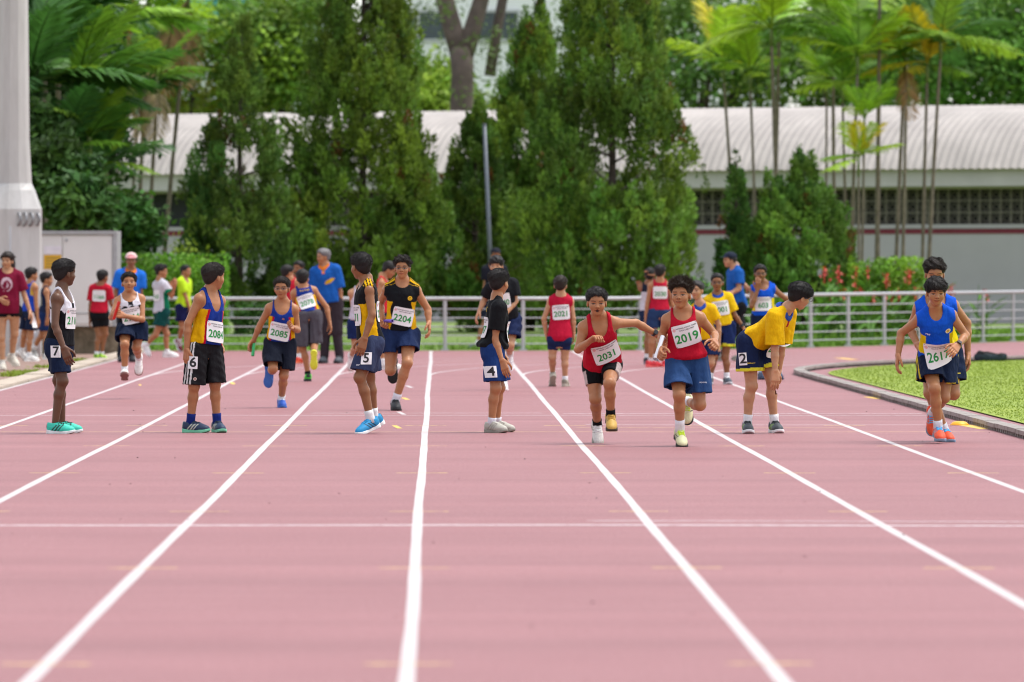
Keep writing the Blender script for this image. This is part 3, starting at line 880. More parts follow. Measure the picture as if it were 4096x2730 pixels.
        if len(ft) > 2: z_roll = ft[2]
        ss = sc * 1.0
        pos = a - z * .078 * ss
        M = Matrix(((x[0]*ss, y[0]*ss, z[0]*ss, pos[0]-org[0]), (x[1]*ss, y[1]*ss, z[1]*ss, pos[1]-org[1]), (x[2]*ss, y[2]*ss, z[2]*ss, pos[2]-org[2]), (0, 0, 0, 1)))
        cs = shoes if (sd == 'L' or shoeR is None) else shoeR
        def part(name, src, mat, par, mtx):
            o = bpy.data.objects.new(name, src); COL.objects.link(o); o.parent = par
            o.matrix_local = mtx
            if len(src.materials) == 0: src.materials.append(mat)
            o.material_slots[0].link = 'OBJECT'; o.material_slots[0].material = mat
            return o
        so_ = part('shoe', SHOE_UP, shoe_mat(cs[0], cs[1]), root, M)
        part('sole', SHOE_SOLE, plain('shoe_rubber', srgb(cs[2]), .7, nscale=40), so_, Matrix.Identity(4))
        part('laces', SHOE_LACE, plain('shoe_lace', srgb(cs[3]), .8), so_, Matrix.Identity(4))
    if watch:
        sd = watch; w, e = J['W' + sd], J['E' + sd]; d = unit(e - w); c = w + d * .012
        mb = MB(); mb.tube([c - d * .009, c + d * .009], [.0212 * H, .0216 * H], 14, True)
        nv = unit(np.array([.1, -1, .35]) - d * (np.array([.1, -1, .35]) @ d)); s_ = np.cross(d, nv)
        cc = c + nv * .0225 * H; bx = []
        for k in (0, 1):
            for i, j in ((-1, -1), (1, -1), (1, 1), (-1, 1)): bx.append(cc + d * i * .016 + s_ * j * .016 + nv * (k * .009 - .004))
        mb.add(bx, [(0, 3, 2, 1), (4, 5, 6, 7), (0, 1, 5, 4), (1, 2, 6, 5), (2, 3, 7, 6), (3, 0, 4, 7)])
        mb.v = [q - org for q in mb.v]
        link('wristwatch', mb.mesh('wristwatch', False), plain('watch_plastic', (.012, .014, .018), .35), root)
    J['root'] = root; J['org'] = org; J['P'] = P; J['N'] = N; J['hc'] = hc; J['hfr'] = hfr; J['hh'] = hh
    return J

def unit_rows(a):
    return a / (np.linalg.norm(a, axis=1, keepdims=True) + 1e-12)

def baton(p0, p1, col, label, r=.0165):
    p0, p1 = np.asarray(p0, float), np.asarray(p1, float); org = (p0 + p1) / 2; d = unit(p1 - p0)
    mb = MB(); rr = [r * .93, r, r, r * .93]; L = np.linalg.norm(p1 - p0)
    mb.tube([p0 - org, p0 - org + d * .003, p1 - org - d * .003, p1 - org], rr, 18, False)
    mb.tube([p1 - org, p0 - org], [r * .78, r * .78], 18, False)
    for e, s in ((p0 - org, 1), (p1 - org, -1)):   # rims between outer and inner wall
        mb.tube([e, e + d * s * .0001], [r * .93, r * .78], 18, False)
    o = link('relay_baton', mb.mesh('relay_baton', True), plain('baton_metal', srgb(col), .32, .25, var=.04), None, tuple(org))
    tag(o, label, 'baton'); return o
# ------------------------------------------------------------------ ground, track, markings
rng = random.Random(5)
def mat_track():
    t = NT('track_rubber'); v = t.coord()
    big = t.noise(t.coord((.5, .16, 1)), 1.0, 4, .6); fine = t.noise(v, 75, 3, .75); mid = t.noise(v, 9, 4)
    c = t.ramp(big, [(.3, (.265, .094, .098)), (.7, (.345, .135, .140))])
    c = t.mixc(.30, c, t.ramp(mid, [(.35, (.24, .080, .085)), (.65, (.36, .148, .152))]))
    c = t.mixc(.70, c, t.ramp(fine, [(.34, (.12, .038, .042)), (.50, (.30, .112, .117)), (.68, (.62, .33, .335))]))
    stain = t.noise(t.coord((.35, .22, 1)), 1.3, 6, .7)
    c = t.mixc(t.ramp(stain, [(.48, (0, 0, 0)), (.72, (.55, .55, .55))]), c, (.27, .10, .105))
    band = t.noise(t.coord((.05, .85, 1)), 1.0, 5, .7); c = t.mixc(1.0, c, t.ramp(band, [(.3, (.76, .74, .75)), (.7, (1.06, 1.08, 1.08))]), 'MULTIPLY')
    t.link(c, t.b.inputs['Base Color']); t.setb(Roughness=.62)
    t.b.inputs['Specular IOR Level'].default_value = .5
    t.bump(fine, .7, .008); return t.m
def mat_grass(c1, c2, sc_=1.0, mixk=.45, bmp=.8):
    t = NT('grass_blades'); v = t.coord()
    n1 = t.noise(v, .9 * sc_, 5); n2 = t.noise(v, 40, 3, .7)
    c = t.ramp(n1, [(.3, c1), (.7, c2)])
    c = t.mixc(mixk, c, t.ramp(n2, [(.3, tuple(x * .55 for x in c1)), (.7, tuple(min(1, x * 1.35) for x in c2))]))
    t.link(c, t.b.inputs['Base Color']); t.setb(Roughness=.75); t.bump(n2, bmp, .03); return t.m
def mat_paint(col, wear):
    t = NT('line_paint'); v = t.coord(); n = t.noise(v, 14, 5, .75); f = t.noise(v, 130, 2, .7)
    m = t.mixc(1.0, t.ramp(n, [(wear - .1, (1, 1, 1)), (wear + .12, (0, 0, 0))]), t.ramp(f, [(.3, (.75,) * 3), (.7, (1,) * 3)]), 'MULTIPLY')
    t.link(t.mixc(m, (.33, .125, .13), col), t.b.inputs['Base Color']); t.setb(Roughness=.6); t.bump(f, .4, .004); return t.m
M_TRACK = mat_track()
t = NT('turf'); a1 = t.noise(t.coord((1, .12, 1)), 2.2, 6, .7); a2 = t.noise(t.coord((1, .10, 1)), 26, 3, .7)
c = t.ramp(a1, [(.28, (.150, .225, .012)), (.72, (.285, .350, .018))]); c = t.mixc(.5, c, t.ramp(a2, [(.3, (.13, .21, .010)), (.7, (.31, .38, .024))]))
t.link(c, t.b.inputs['Base Color']); t.setb(Roughness=.8); t.bump(a2, .4, .03); M_FIELD = t.m
M_LAWN = mat_grass((.12, .19, .035), (.18, .26, .05))
M_WHITE = mat_paint((.56, .52, .51), .74)
M_WHITE_F = mat_paint((.78, .72, .72), .58)
M_YELLOW_F = mat_paint((.88, .66, .20), .52)
M_YELLOW = mat_paint((.80, .52, .06), .66)

Z0 = 84.8; RB = 32.0; XC = 4.84 + RB          # start of the bend and its centre
fence_pts = [(-5.6, 113.2), (-2.0, 113.2), (1.6, 113.3), (3.05, 113.6), (4.5, 115.0), (6.35, 117.7), (7.87, 121.0), (9.5, 124.6), (11.3, 128.8), (13.6, 134.5), (16, 141)]

def sheet(name, pts, z, mat, kind='structure', parent=None):
    me = mesh_from(name, [(x, y, z) for x, y in pts], [tuple(range(len(pts)))], False)
    o = link(name, me, mat, parent)
    if kind and parent is None: tag(o, kind=kind)
    return o

t = NT('soil'); n = t.noise(t.coord(), .4, 5)
t.link(t.ramp(n, [(.3, (.10, .16, .03)), (.7, (.16, .24, .05))]), t.b.inputs['Base Color']); t.setb(Roughness=.9)
sheet('ground', [(-900, -60), (900, -60), (900, 1800), (-900, 1800)], -.012, t.m)
far = [(x + .25, y - .25) for x, y in fence_pts]
sheet('track', [(-5.0, 4), (60, 4), (60, 112)] + far[::-1] + [(-5.0, 113.0)], 0.0, M_TRACK)

def ribbon(mb, pts, w):
    pts = np.array(pts, float); tg = np.gradient(pts, axis=0); nr = np.stack([tg[:, 1], -tg[:, 0]], 1); nr /= np.linalg.norm(nr, axis=1)[:, None]
    wob_ = 1 + .04 * np.sin(np.arange(len(pts)) * 1.7) + .05 * np.sin(np.arange(len(pts)) * .63)
    L = pts - nr * w / 2 * wob_[:, None]; Rr = pts + nr * w / 2 * wob_[:, None]; n = len(pts)
    v = np.concatenate([np.c_[L, np.full(n, .0005)], np.c_[Rr, np.full(n, .0005)]])
    mb.add(v, [(i, n + i, n + i + 1, i + 1) for i in range(n - 1)])
lines = [-4.98 + 1.22 * k for k in range(8)]
for k, x in enumerate(lines):
    mb = MB(); ys = np.arange(12, 113, .7); r = np.random.RandomState(k + 40)
    wv = .003 * np.sin(ys / 2.9 + r.uniform(0, 6)) + .001 * np.sin(ys / 1.3 + r.uniform(0, 6)) + .003 * np.sin(ys / 6.1 + r.uniform(0, 6))
    ribbon(mb, np.c_[x + wv, ys], .053)
    o = link('lane_line', mb.mesh('lane_line'), M_WHITE); tag(o, kind='structure')
    if k > 0:
        mb = MB(); a = np.linspace(0.004, R(42), 60); rad = XC - x
        ribbon(mb, np.c_[XC - rad * np.cos(a), Z0 + rad * np.sin(a)], .045)
        o = link('bend_line', mb.mesh('bend_line'), M_WHITE); o.location.z = .0002; tag(o, kind='structure')
def cross_line(name, y, x0, x1, w, mat, bow=0.0):
    mb = MB(); xs = np.linspace(x0, x1, 24); ribbon(mb, np.c_[xs, y + bow * (xs / 4) ** 2 + .02 * np.sin(xs * 1.7)], w)
    o = link(name, mb.mesh(name), mat); o.location.z = .0005; tag(o, kind='structure')
cross_line('cross_line', 34.15, -4.9, 4.7, .10, M_WHITE_F, -.15)
cross_line('cross_line', 34.75, .8, 4.7, .05, M_WHITE_F, -.2)
for yy, a, b in ((60.9, -4.9, 4.7), (61.9, -1.2, 1.0), (61.7, 1.2, 4.6), (57.0, 1.3, 4.6)): cross_line('cross_line', yy, a, b, .07, M_WHITE_F)
cross_line('yellow_line', 54.45, -4.9, 4.6, .06, M_YELLOW_F); cross_line('yellow_line', 55.9, 1.2, 3.5, .06, M_YELLOW_F)
for py_ in (2657, 2273, 2047, 1893, 1785, 1703):
    yy = ground_depth(py_)
    for x in lines[1:]: cross_line('yellow_dash', yy, x - .13 * (1 + yy / 140), x + .13 * (1 + yy / 140), .035 + .0006 * yy, M_YELLOW_F)
def patch(px, py_, w, l, mat, name='tape_mark'):
    y = ground_depth(py_); x = (px - VPX) * y / FPX
    mb = MB(); mb.add([(-w/2, -l/2, 0), (w/2, -l/2, 0), (w/2, l/2, 0), (-w/2, l/2, 0)], [(0, 1, 2, 3)])
    o = link(name, mb.mesh(name), mat, None, (x, y, .0013)); o.rotation_euler.z = .05; tag(o, kind='structure')
for px, py_, w, l, m in ((1588, 1709, .045, 1.1, M_YELLOW), (1605, 1654, .045, 1.3, M_WHITE), (1622, 1596, .05, 1.2, M_YELLOW), (1637, 1548, .05, 1.4, M_WHITE), (3500, 1593, .12, 1.3, M_YELLOW), (3905, 1709, .15, 1.6, M_YELLOW), (3385, 1436, .16, 2.2, M_YELLOW), (560, 1541, .03, .8, M_YELLOW), (930, 1534, .05, 1.5, M_YELLOW)):
    patch(px, py_, w, l, m)

# flat training disc beside the kerb
mb = MB(); a = np.arange(21) * 2 * np.pi / 20
prof_ = [(.085, 0), (.085, .004), (.06, .028), (.03, .036), (.028, .034)]
rows = [[(r_ * math.cos(q), r_ * math.sin(q), z_) for q in a[:-1]] for r_, z_ in prof_]
mb.add(np.array(rows).reshape(-1, 3), [(i*20+j, i*20+(j+1) % 20, (i+1)*20+(j+1) % 20, (i+1)*20+j) for i in range(4) for j in range(20)])
y = ground_depth(1702); tag(link('marker_disc', mb.mesh('marker_disc', True), plain('disc_plastic', srgb('#f0a81e'), .45), None, ((3838 - VPX) * y / FPX, y, .001)), 'low orange plastic marker disc beside the kerb', 'marker')

# small grit and leaf bits scattered on the track
mb = MB()
for i in range(120):
    y = 24 + 62 * rng.random() ** 1.2; x = rng.uniform(-4.9, 4.7); s = rng.uniform(.004, .013); h = rng.uniform(.003, .008)
    a = rng.random() * 6; mb.add([(x + s * math.cos(a), y + s * math.sin(a), .001), (x - s * math.sin(a), y + s * math.cos(a), .001), (x - s * math.cos(a), y - s * .6 * math.sin(a), .001), (x, y, .001 + h)], [(0, 1, 3), (1, 2, 3), (2, 0, 3)])
tag(link('grit', mb.mesh('grit'), plain('grit', (.06, .035, .03), .9)), 'scattered grit and dry leaf bits on the red track', 'grit', kind='stuff')

# infield with its kerb
arc = lambda rad, a0, a1, n: [(XC - rad * math.cos(q), Z0 + rad * math.sin(q)) for q in np.linspace(a0, a1, n)]
ins = RB - .32
sheet('infield', [(XC - ins, 8)] + arc(ins, 0, R(75), 40) + [(60, 112), (60, 8)], .012, M_FIELD)
def grass_field(name, n, gen, mat, hmin, hmax, seed, wk=1.0):
    r = np.random.RandomState(seed); P_ = gen(r, n); n = len(P_); h = r.uniform(hmin, hmax, n); a = r.uniform(0, 6.28, n); w = wk * r.uniform(.004, .009, n) * (1 + P_[:, 1] / 60)
    dx, dy = np.cos(a) * w, np.sin(a) * w; lean_ = r.normal(size=(n, 2)) * .4
    A = np.c_[P_[:, 0] - dx, P_[:, 1] - dy, P_[:, 2]]; B = np.c_[P_[:, 0] + dx, P_[:, 1] + dy, P_[:, 2]]; T = np.c_[P_[:, 0] + lean_[:, 0] * h, P_[:, 1] + lean_[:, 1] * h, P_[:, 2] + h]
    return link(name, mesh_from(name, np.stack([A, B, T], 1).reshape(-1, 3), np.arange(n * 3).reshape(-1, 3), False), mat)
def gen_in(r, n):
    x = r.uniform(5.2, 11, n); y = 44 + 58 * r.uniform(0, 1, n)
    k = np.where(y < Z0, x > XC - ins + .02, np.hypot(x - XC, y - Z0) < ins - .03); return np.c_[x, y, np.full(n, .01)][k]
M_BLADE = plain('turf_blade', (.215, .295, .015), .7, var=.30, nscale=1.1)
tag(grass_field('infield_grass', 90000, gen_in, M_BLADE, .008, .022, 3, .45), 'short mottled green turf inside the kerb', 'grass', kind='stuff')

t = NT('kerb_concrete'); v = t.coord(); n1 = t.noise(v, 3, 6, .7); n2 = t.noise(v, 30, 3)
c = t.ramp(n1, [(.3, (.13, .10, .085)), (.55, (.26, .225, .20)), (.75, (.38, .34, .31))]); c = t.mixc(.4, c, t.ramp(n2, [(.3, (.14, .11, .09)), (.7, (.55, .50, .47))]))
t.link(c, t.b.inputs['Base Color']); t.setb(Roughness=.8); t.bump(n2, .5, .01); M_KERB = t.m
M_GAP_SHADE = plain('kerb_gap_shade', (.05, .045, .04), .8, var=.3)
kerb_root = empty('kerb', (4.84, Z0, 0)); tag(kerb_root, kind='structure')
def kerb_mesh(L):
    mb = MB(); w0, w1 = 0.06, .20
    mb.box((w0, 0.006, .030), (w1, L - .006, .064)); b = .012
    mb.box((w0 + .035, .01, 0), (w1 - .02, L - .01, .0305), mi=1)  # recessed core coloured dark for the shade in the gap under the slab
    for k in range(5): mb.box((w0 + .006, .05 + k * L / 5, 0), (w0 + .034, .05 + k * L / 5 + .07, .030))
    return mb.mesh('kerb_stone')
km = kerb_mesh(1.0); km.materials.append(M_KERB); km.materials.append(M_GAP_SHADE)
def kerb_piece(x, y, rz):
    o = bpy.data.objects.new('kerb_stone', km); COL.objects.link(o); o.parent = kerb_root
    o.location = (x - 4.84 + rng.uniform(-.004, .004), y - Z0, rng.uniform(-.002, .003)); o.rotation_euler.z = rz + rng.uniform(-.003, .003)
for i in range(46): kerb_piece(4.64, Z0 - 1 - i, 0)
ka = 1.0 / (RB + .2)
for i in range(26):
    a = i * ka; kerb_piece(XC - (RB + .2) * math.cos(a), Z0 + (RB + .2) * math.sin(a), -a - ka / 2)

# left of the track: concrete edging, paving, grass tufts
def mat_pave():
    t = NT('brick_paving'); v = t.coord()
    br = t.new('ShaderNodeTexBrick'); t.link(v, br.inputs['Vector']); br.inputs['Scale'].default_value = 4.5
    br.inputs['Color1'].default_value = (.22, .115, .085, 1); br.inputs['Color2'].default_value = (.30, .17, .13, 1); br.inputs['Mortar'].default_value = (.13, .09, .07, 1)
    br.inputs['Mortar Size'].default_value = .012
    n = t.noise(v, 1.6, 5); c = t.mixc(.5, br.outputs['Color'], t.ramp(n, [(.3, (.16, .10, .075)), (.7, (.34, .23, .18))]))
    t.link(c, t.b.inputs['Base Color']); t.setb(Roughness=.85); return t.m
sheet('paving', [(-40, 40), (-5.36, 40), (-5.36, 111.2), (-40, 111.2)], .006, mat_pave())
edge_root = empty('track_edging', (-5.18, 90, 0)); tag(edge_root, kind='structure')
mb = MB(); mb.box((-.155, .008, 0), (.155, 1.992, .035)); em = mb.mesh('edging_stone'); em.materials.append(plain('edging_concrete', (.44, .36, .28), .85, var=.25, nscale=5))
for i in range(32):
    o = bpy.data.objects.new('edging_stone', em); COL.objects.link(o); o.parent = edge_root; o.location = (rng.uniform(-.006, .006), 50 - 90 + 2 * i, rng.uniform(-.004, .004))
def gen_edge(r, n):
    y = r.uniform(56, 100, n); s = (np.sin(y * .9) + np.sin(y * .37 + 1)) > .3; x = -5.36 - np.abs(r.normal(size=n)) * .16; return np.c_[x, y, np.full(n, .004)][s]
tag(grass_field('edge_grass', 7000, gen_edge, M_BLADE, .02, .06, 8), 'thin grass tufts along the track edging', 'grass', kind='stuff')

# lawn and low mound behind the railing
n_ = 46; V_ = []; xs = np.linspace(-26, 34, n_); ys = np.linspace(112.8, 172, 24)
for j, y in enumerate(ys):
    for x in xs:
        fy = np.interp(x, [p[0] for p in fence_pts], [p[1] for p in fence_pts]); yy = y + (fy - 113) * (1 - j / 23) - .1 * (j == 0)
        z = .01 + .16 * (1 - math.exp(-max(yy - fy - .5, 0) / 3)) + .10 * math.exp(-((x + .2) / 2.2) ** 2 - ((yy - fy - 5) / 4) ** 2)
        V_.append((x, yy, z if j else -.02))
lawn = link('lawn', mesh_from('lawn', V_, [(j*n_+i, j*n_+i+1, (j+1)*n_+i+1, (j+1)*n_+i) for j in range(23) for i in range(n_-1)], True), M_LAWN); tag(lawn, kind='structure')
lawn_z = lambda x, y: .01 + .16 * (1 - math.exp(-max(y - np.interp(x, [p[0] for p in fence_pts], [p[1] for p in fence_pts]) - .5, 0) / 3))
def gen_lawn(r, n):
    x = r.uniform(-7, 15, n); d = .2 + 7 * r.uniform(0, 1, n) ** 1.5; fy = np.interp(x, [p[0] for p in fence_pts], [p[1] for p in fence_pts]); y = fy + d
    return np.c_[x, y, .16 * (1 - np.exp(-np.maximum(d - .5, 0) / 3))]
M_BLADE2 = mat_grass((.12, .28, .015), (.24, .42, .04), 2)
tag(grass_field('lawn_grass', 26000, gen_lawn, M_BLADE2, .04, .12, 5), 'uneven lawn grass behind the metal railing', 'grass', kind='stuff')

# ------------------------------------------------------------------ railing
M_STEEL = plain('galvanised_steel', (.44, .44, .445), .45, .35, var=.08)
fr_root = empty('metal_railing', (fence_pts[0][0], fence_pts[0][1], 0))
tag(fr_root, 'long grey metal railing with round top rail beyond the far end of the track', 'railing')
o0 = np.array([fence_pts[0][0], fence_pts[0][1], 0])
FP = np.array(fence_pts)
seg = np.r_[0, np.cumsum(np.linalg.norm(np.diff(FP, axis=0), axis=1))]
fpt = lambda s: np.array([np.interp(s, seg, FP[:, 0]), np.interp(s, seg, FP[:, 1])])
ftop = lambda x: np.interp(x, [-6, 3, 6.4, 12], [.905, .905, .955, .985])
samp = np.linspace(0, seg[-1], 90)
def rail(name, fz, r):
    mb = MB(); mb.tube([(*fpt(s), fz * ftop(fpt(s)[0]) + .0) for s in samp] - o0, r, 8); link(name, mb.mesh(name, True), M_STEEL, fr_root)
rail('top_rail', 1.0, .034)
for fz in (.80, .63, .46, .29, .13): rail('rail', fz, .0115)
for s in np.concatenate([np.arange(.3, 9.0, 1.36), np.arange(9.4, seg[-1], 1.9)]):
    p = fpt(s); mb = MB(); h = ftop(p[0]); mb.tube([(p[0], p[1], -.05) - o0, (p[0], p[1], h - .03) - o0], .036, 8); mb.box((p[0]-.07-o0[0], p[1]-.07-o0[1], -.02), (p[0]+.07-o0[0], p[1]+.07-o0[1], .03))
    link('post', mb.mesh('post'), M_STEEL, fr_root)

# ------------------------------------------------------------------ long hall with corrugated roof
M_WALL = plain('painted_wall', (.40, .375, .405), .8, var=.06, nscale=1.2)
M_FASCIA = plain('fascia_paint', (.47, .44, .445), .75, var=.07, nscale=2)
M_ROOF = plain('roof_sheet', (.37, .335, .31), .7, var=.20, nscale=.9)
M_MAROON = plain('maroon_band', (.17, .015, .035), .7)
M_DARK = plain('dark_interior', (.025, .027, .03), .9)
M_BLOCK = plain('vent_block', (.14, .125, .105), .85, var=.15)
BX0, BY0 = 14.2, 153.7; ang = math.atan2(164 - 153.7, -8.9 - 14.2)      # facade runs from right to left, receding
hall = empty('sports_hall', (BX0, BY0, 0), ang); tag(hall, 'long grey hall with curved white corrugated roof, vent block band and maroon stripe', 'building')
# local frame: x runs along the facade to the left, y to the front is +y?  outward normal decided below
ex = np.array([math.cos(ang), math.sin(ang)]); outn = np.array([-ex[1], ex[0]])
sgn = 1 if outn[1] < 0 else -1                                          # outward (towards the track) is sgn * local y
def hb(name, x0, x1, d0, d1, z0, z1, mat):                               # d = metres in front of the facade plane
    mb = MB(); a, b = sorted((sgn * d0, sgn * d1)); mb.box((x0, a, z0), (x1, b, z1)); return link(name, mb.mesh(name), mat, hall)
X0, X1 = -22, 44
hb('wall', X0, X1, -.35, 0, -.2, 2.32, M_WALL)
hb('maroon_stripe', X0, X1, 0.002, .02, 2.30, 2.42, M_MAROON)
hb('sill', X0, X1, -.35, .06, 2.425, 2.52, M_WALL)
hb('vent_shade_sheet', X0, X1, -.60, -.42, 2.3, 3.5, M_DARK)  # added dark sheet, coloured as the unlit inside seen through the vents
hb('lintel', X0, X1, -.35, .0, 3.36, 3.48, M_WALL)
hb('fascia', X0, X1, .0, .55, 3.42, 3.84, M_FASCIA)
hb('side_wall', X0, X0 + .3, -9, -.36, -.2, 3.8, M_WALL); hb('side_wall', X1 - .3, X1, -9, -.36, -.2, 3.8, M_WALL)
hb('back_wall', X0, X1, -9.3, -9.0, -.2, 5.0, M_WALL)
# one vent block: square frame with a round bar crossing it
def vent_mesh(w, h):
    mb = MB(); f = .022
    mb.box((0, 0, 0), (w, .10, f)); mb.box((0, 0, h - f), (w, .10, h)); mb.box((0, .002, f), (f, .098, h - f)); mb.box((w - f, .002, f), (w, .098, h - f))
    n = 8; a = np.arange(n) * 2 * np.pi / n; c = np.array([w / 2, .05, h / 2]); ro, ri = w * .34, w * .22; v = []
    for q in a: v += [(c[0] + ro * math.cos(q), .02, c[2] + ro * math.sin(q)), (c[0] + ri * math.cos(q), .02, c[2] + ri * math.sin(q))]
    mb.add(v, [(2*i, 2*((i+1) % n), 2*((i+1) % n)+1, 2*i+1) for i in range(n)]); return mb.mesh('vent_block')
vw, vh = .262, .283
vm = vent_mesh(vw, vh); vm.materials.append(M_BLOCK)
for c_ in range(84):
    for r_ in range(3):
        o = bpy.data.objects.new('vent_block', vm); COL.objects.link(o); o.parent = hall
        o.location = (-3.0 + c_ * vw, (-.12 if sgn > 0 else .02), 2.52 + r_ * vh)
# corrugated roof: barrel from the eave up to the ridge and down behind
def roof_mesh():
    pitch = .20; step = pitch / 6; xs = np.arange(X0 - .4, X1 + .4, step); cor = .038 * np.abs(np.cos(xs / pitch * np.pi)) ** 2.5
    pr = np.array([(.72, 3.82), (.42, 4.16), (.05, 4.50), (-.4, 4.78), (-.95, 5.02), (-1.6, 5.21), (-2.4, 5.34), (-3.3, 5.41), (-5.0, 5.40), (-7, 5.0), (-9.4, 3.9)]); V = []
    tg = np.gradient(pr, axis=0)
    for (d, z), (td, tz) in zip(pr, tg):
        l = math.hypot(td, tz); nx, nz = tz / l, -td / l
        V.append(np.c_[xs, sgn * (d + nx * cor), z + nz * cor])
    an = pr
    n = len(xs); V = np.concatenate(V); F = []
    for j in range(len(an) - 1):
        i = np.arange(n - 1); F.append(np.stack([j*n+i, j*n+i+1, (j+1)*n+i+1, (j+1)*n+i], 1))
    return mesh_from('roof', V, np.concatenate(F), True)
link('roof', roof_mesh(), M_ROOF, hall)

# ------------------------------------------------------------------ foliage
def mat_leaf(name, rough=.6, trans=.25):
    t = NT(name); a = t.attr(); v = t.coord(); n = t.noise(v, 3, 3)
    c = t.mixc(1.0, a.outputs['Color'], t.ramp(n, [(.25, (.75,) * 3), (.75, (1.22,) * 3)]), 'MULTIPLY')
    t.link(c, t.b.inputs['Base Color']); t.setb(Roughness=rough)
    t.b.inputs['Specular IOR Level'].default_value = .3
    tr = t.new('ShaderNodeBsdfTranslucent'); t.link(c, tr.inputs['Color']); mx = t.new('ShaderNodeMixShader'); mx.inputs[0].default_value = trans
    out = t.n.get('Material Output'); t.link(t.b.outputs[0], mx.inputs[1]); t.link(tr.outputs[0], mx.inputs[2]); t.link(mx.outputs[0], out.inputs['Surface'])
    return t.m
M_LEAF = mat_leaf('leaf'); M_BARK = plain('bark', (.075, .055, .045), .9, var=.35, nscale=6, bump=.5); M_BARK2 = plain('palm_bark', (.17, .14, .10), .85, var=.35, nscale=7)
M_TWIG = plain('twig', (.05, .04, .03), .9)

def conifer(px, py_top, Y, half, low, col, label, seed, dens=1.0, gap=.0, lean=0.0, name='conifer_tree', taper=1.15, group='conifers behind the railing'):
    """upright feathery conifer: flame-shaped sprays of tiny blades on real limbs"""
    r = np.random.RandomState(seed); x = (px - VPX) * Y / FPX; H_ = CAMH - (py_top - VPY) * Y / FPX; z0 = lawn_z(x, Y)
    root = empty(name, (x, Y, z0)); tag(root, label, 'tree', group); H_ -= z0
    mb = MB(); mb.tube([(lean * q * q, .05 * math.sin(q * 5), H_ * q) for q in np.linspace(0, .95, 9)], list(np.linspace(.085 + .012 * half, .012, 9)), 8)
    nl = int(26 * dens)
    limbs = []
    for i in range(nl):
        q = r.uniform(low + .02, .9); a = r.uniform(0, 6.28); L = half * (1 - ((q - low) / (1 - low)) ** taper) * .8
        p0 = np.array((lean * q * q, 0, H_ * q * .92)); p1 = p0 + np.array((math.cos(a) * L, math.sin(a) * L, .45 * L)); mb.tube([p0, (p0 + p1) / 2 + (0, 0, -.06 * L), p1], [.03, .02, .006], 5)
    link('trunk', mb.mesh('trunk', True), M_BARK, root)
    col = np.array(col); nclump = int(1400 * dens * (half / 1.5) * (H_ / 6.5)); V = []; Cc = []
    lob = r.uniform(0, 6.28, 8); nB = max(64, int(88 * (half / 1.5) ** .8 * (H_ / 6.5))); BQ = np.sort(r.beta(1.05, 1.45, nB)) * (1 - low) + low; BA = np.cumsum(r.uniform(1.6, 3.2, nB)); BT = r.uniform(.55, 1.5, nB); BH = r.uniform(-.25, .30, nB)
    for i in range(nclump):
        bi = r.randint(0, nB); q = float(np.clip(BQ[bi] + r.normal() * .022, low, .995)); a = BA[bi] + r.normal() * .24 / max(.25, 1 - q)
        rad = half * max(.06, (1 - ((q - low) / (1 - low)) ** taper)) * (1 + .14 * math.sin(3 * a + lob[int(q * 7) % 8] + q * 9)) * min(1, .45 + (q - low) * 5)
        rr = rad * (r.uniform(.25, 1) ** .40) * (.80 + .28 * math.sin(bi * 12.9) ** 2)
        if gap and math.sin(q * 17 + a * 2 + seed) > 1 - gap: continue
        c = np.array((lean * q * q + rr * math.cos(a), rr * math.sin(a), H_ * (low + (q - low) * .97) + r.uniform(-.1, .1)))
        s = r.uniform(.75, 1.35) * (.145 + .09 * (1 - q)); nb = 44
        out_ = np.array((math.cos(a), math.sin(a), 0))
        # flame shaped clump, tips pointing up and slightly outward
        hh_ = r.uniform(0, 1, nb) ** .8; an = r.uniform(0, 6.28, nb); rw = s * .62 * np.sqrt(r.uniform(.1, 1, nb)) * np.clip(1.15 - hh_, .08, 1)
        base = c + np.c_[rw * np.cos(an), rw * np.sin(an), (hh_ - .4) * s * 1.9] + out_ * (hh_[:, None] * s * .35)
        d = unit_rows(np.c_[np.cos(an) * .55, np.sin(an) * .55, np.full(nb, 1.0)] + out_ * .25 + r.normal(size=(nb, 3)) * .28)
        L = s * r.uniform(.32, .62, nb); sd = unit_rows(np.cross(d, r.normal(size=(nb, 3)))) * (s * .085)
        A, B, T = base - sd, base + sd, base + d * L[:, None]; M = base + d * L[:, None] * .45
        V.append(np.stack([A, M + sd * 1.3, T, M - sd * 1.3], 1).reshape(-1, 3))
        tone = 1.15 * BT[bi] * r.uniform(.8, 1.2); hue = BH[bi] + r.uniform(-.1, .1)
        cc = col * tone * np.array((1 + hue * .9, 1 + hue * .25, 1 - hue * .4)); k = r.uniform(.75, 1.25, nb)
        if r.rand() < .012: cc = np.array((.16, .07, .02))
        Cc.append(np.repeat(cc[None] * k[:, None], 4, 0))
    V = np.concatenate(V); Cc = np.concatenate(Cc)
    link('crown', mesh_from('crown', V, np.arange(len(V)).reshape(-1, 4), False, Cc), M_LEAF, root)
    return root
GREEN_C = (.060, .105, .014)
conifer(2450, -560, 126.5, 1.88, .03, (.118, .202, .027), 'broad tall olive green conifer behind the boy in red reaching back', 11, 1.0, .06, .0, taper=1.55)
conifer(1450, -680, 127.5, 1.74, .03, (.112, .188, .025), 'tall dense conifer with a reddish dead patch behind the runner with the purple baton', 12, 1.0, .06, .05, taper=1.55)
conifer(2120, -60, 133.0, 1.78, .03, (.116, .200, .027), 'pointed conifer standing behind the thin grey pole', 13, 1.2, .10, .12, taper=1.2)
conifer(1900, 400, 130.0, 1.35, .03, (.100, .178, .027), 'shorter dark conifer between two tall ones', 18, 1.2, .10, taper=1.4)
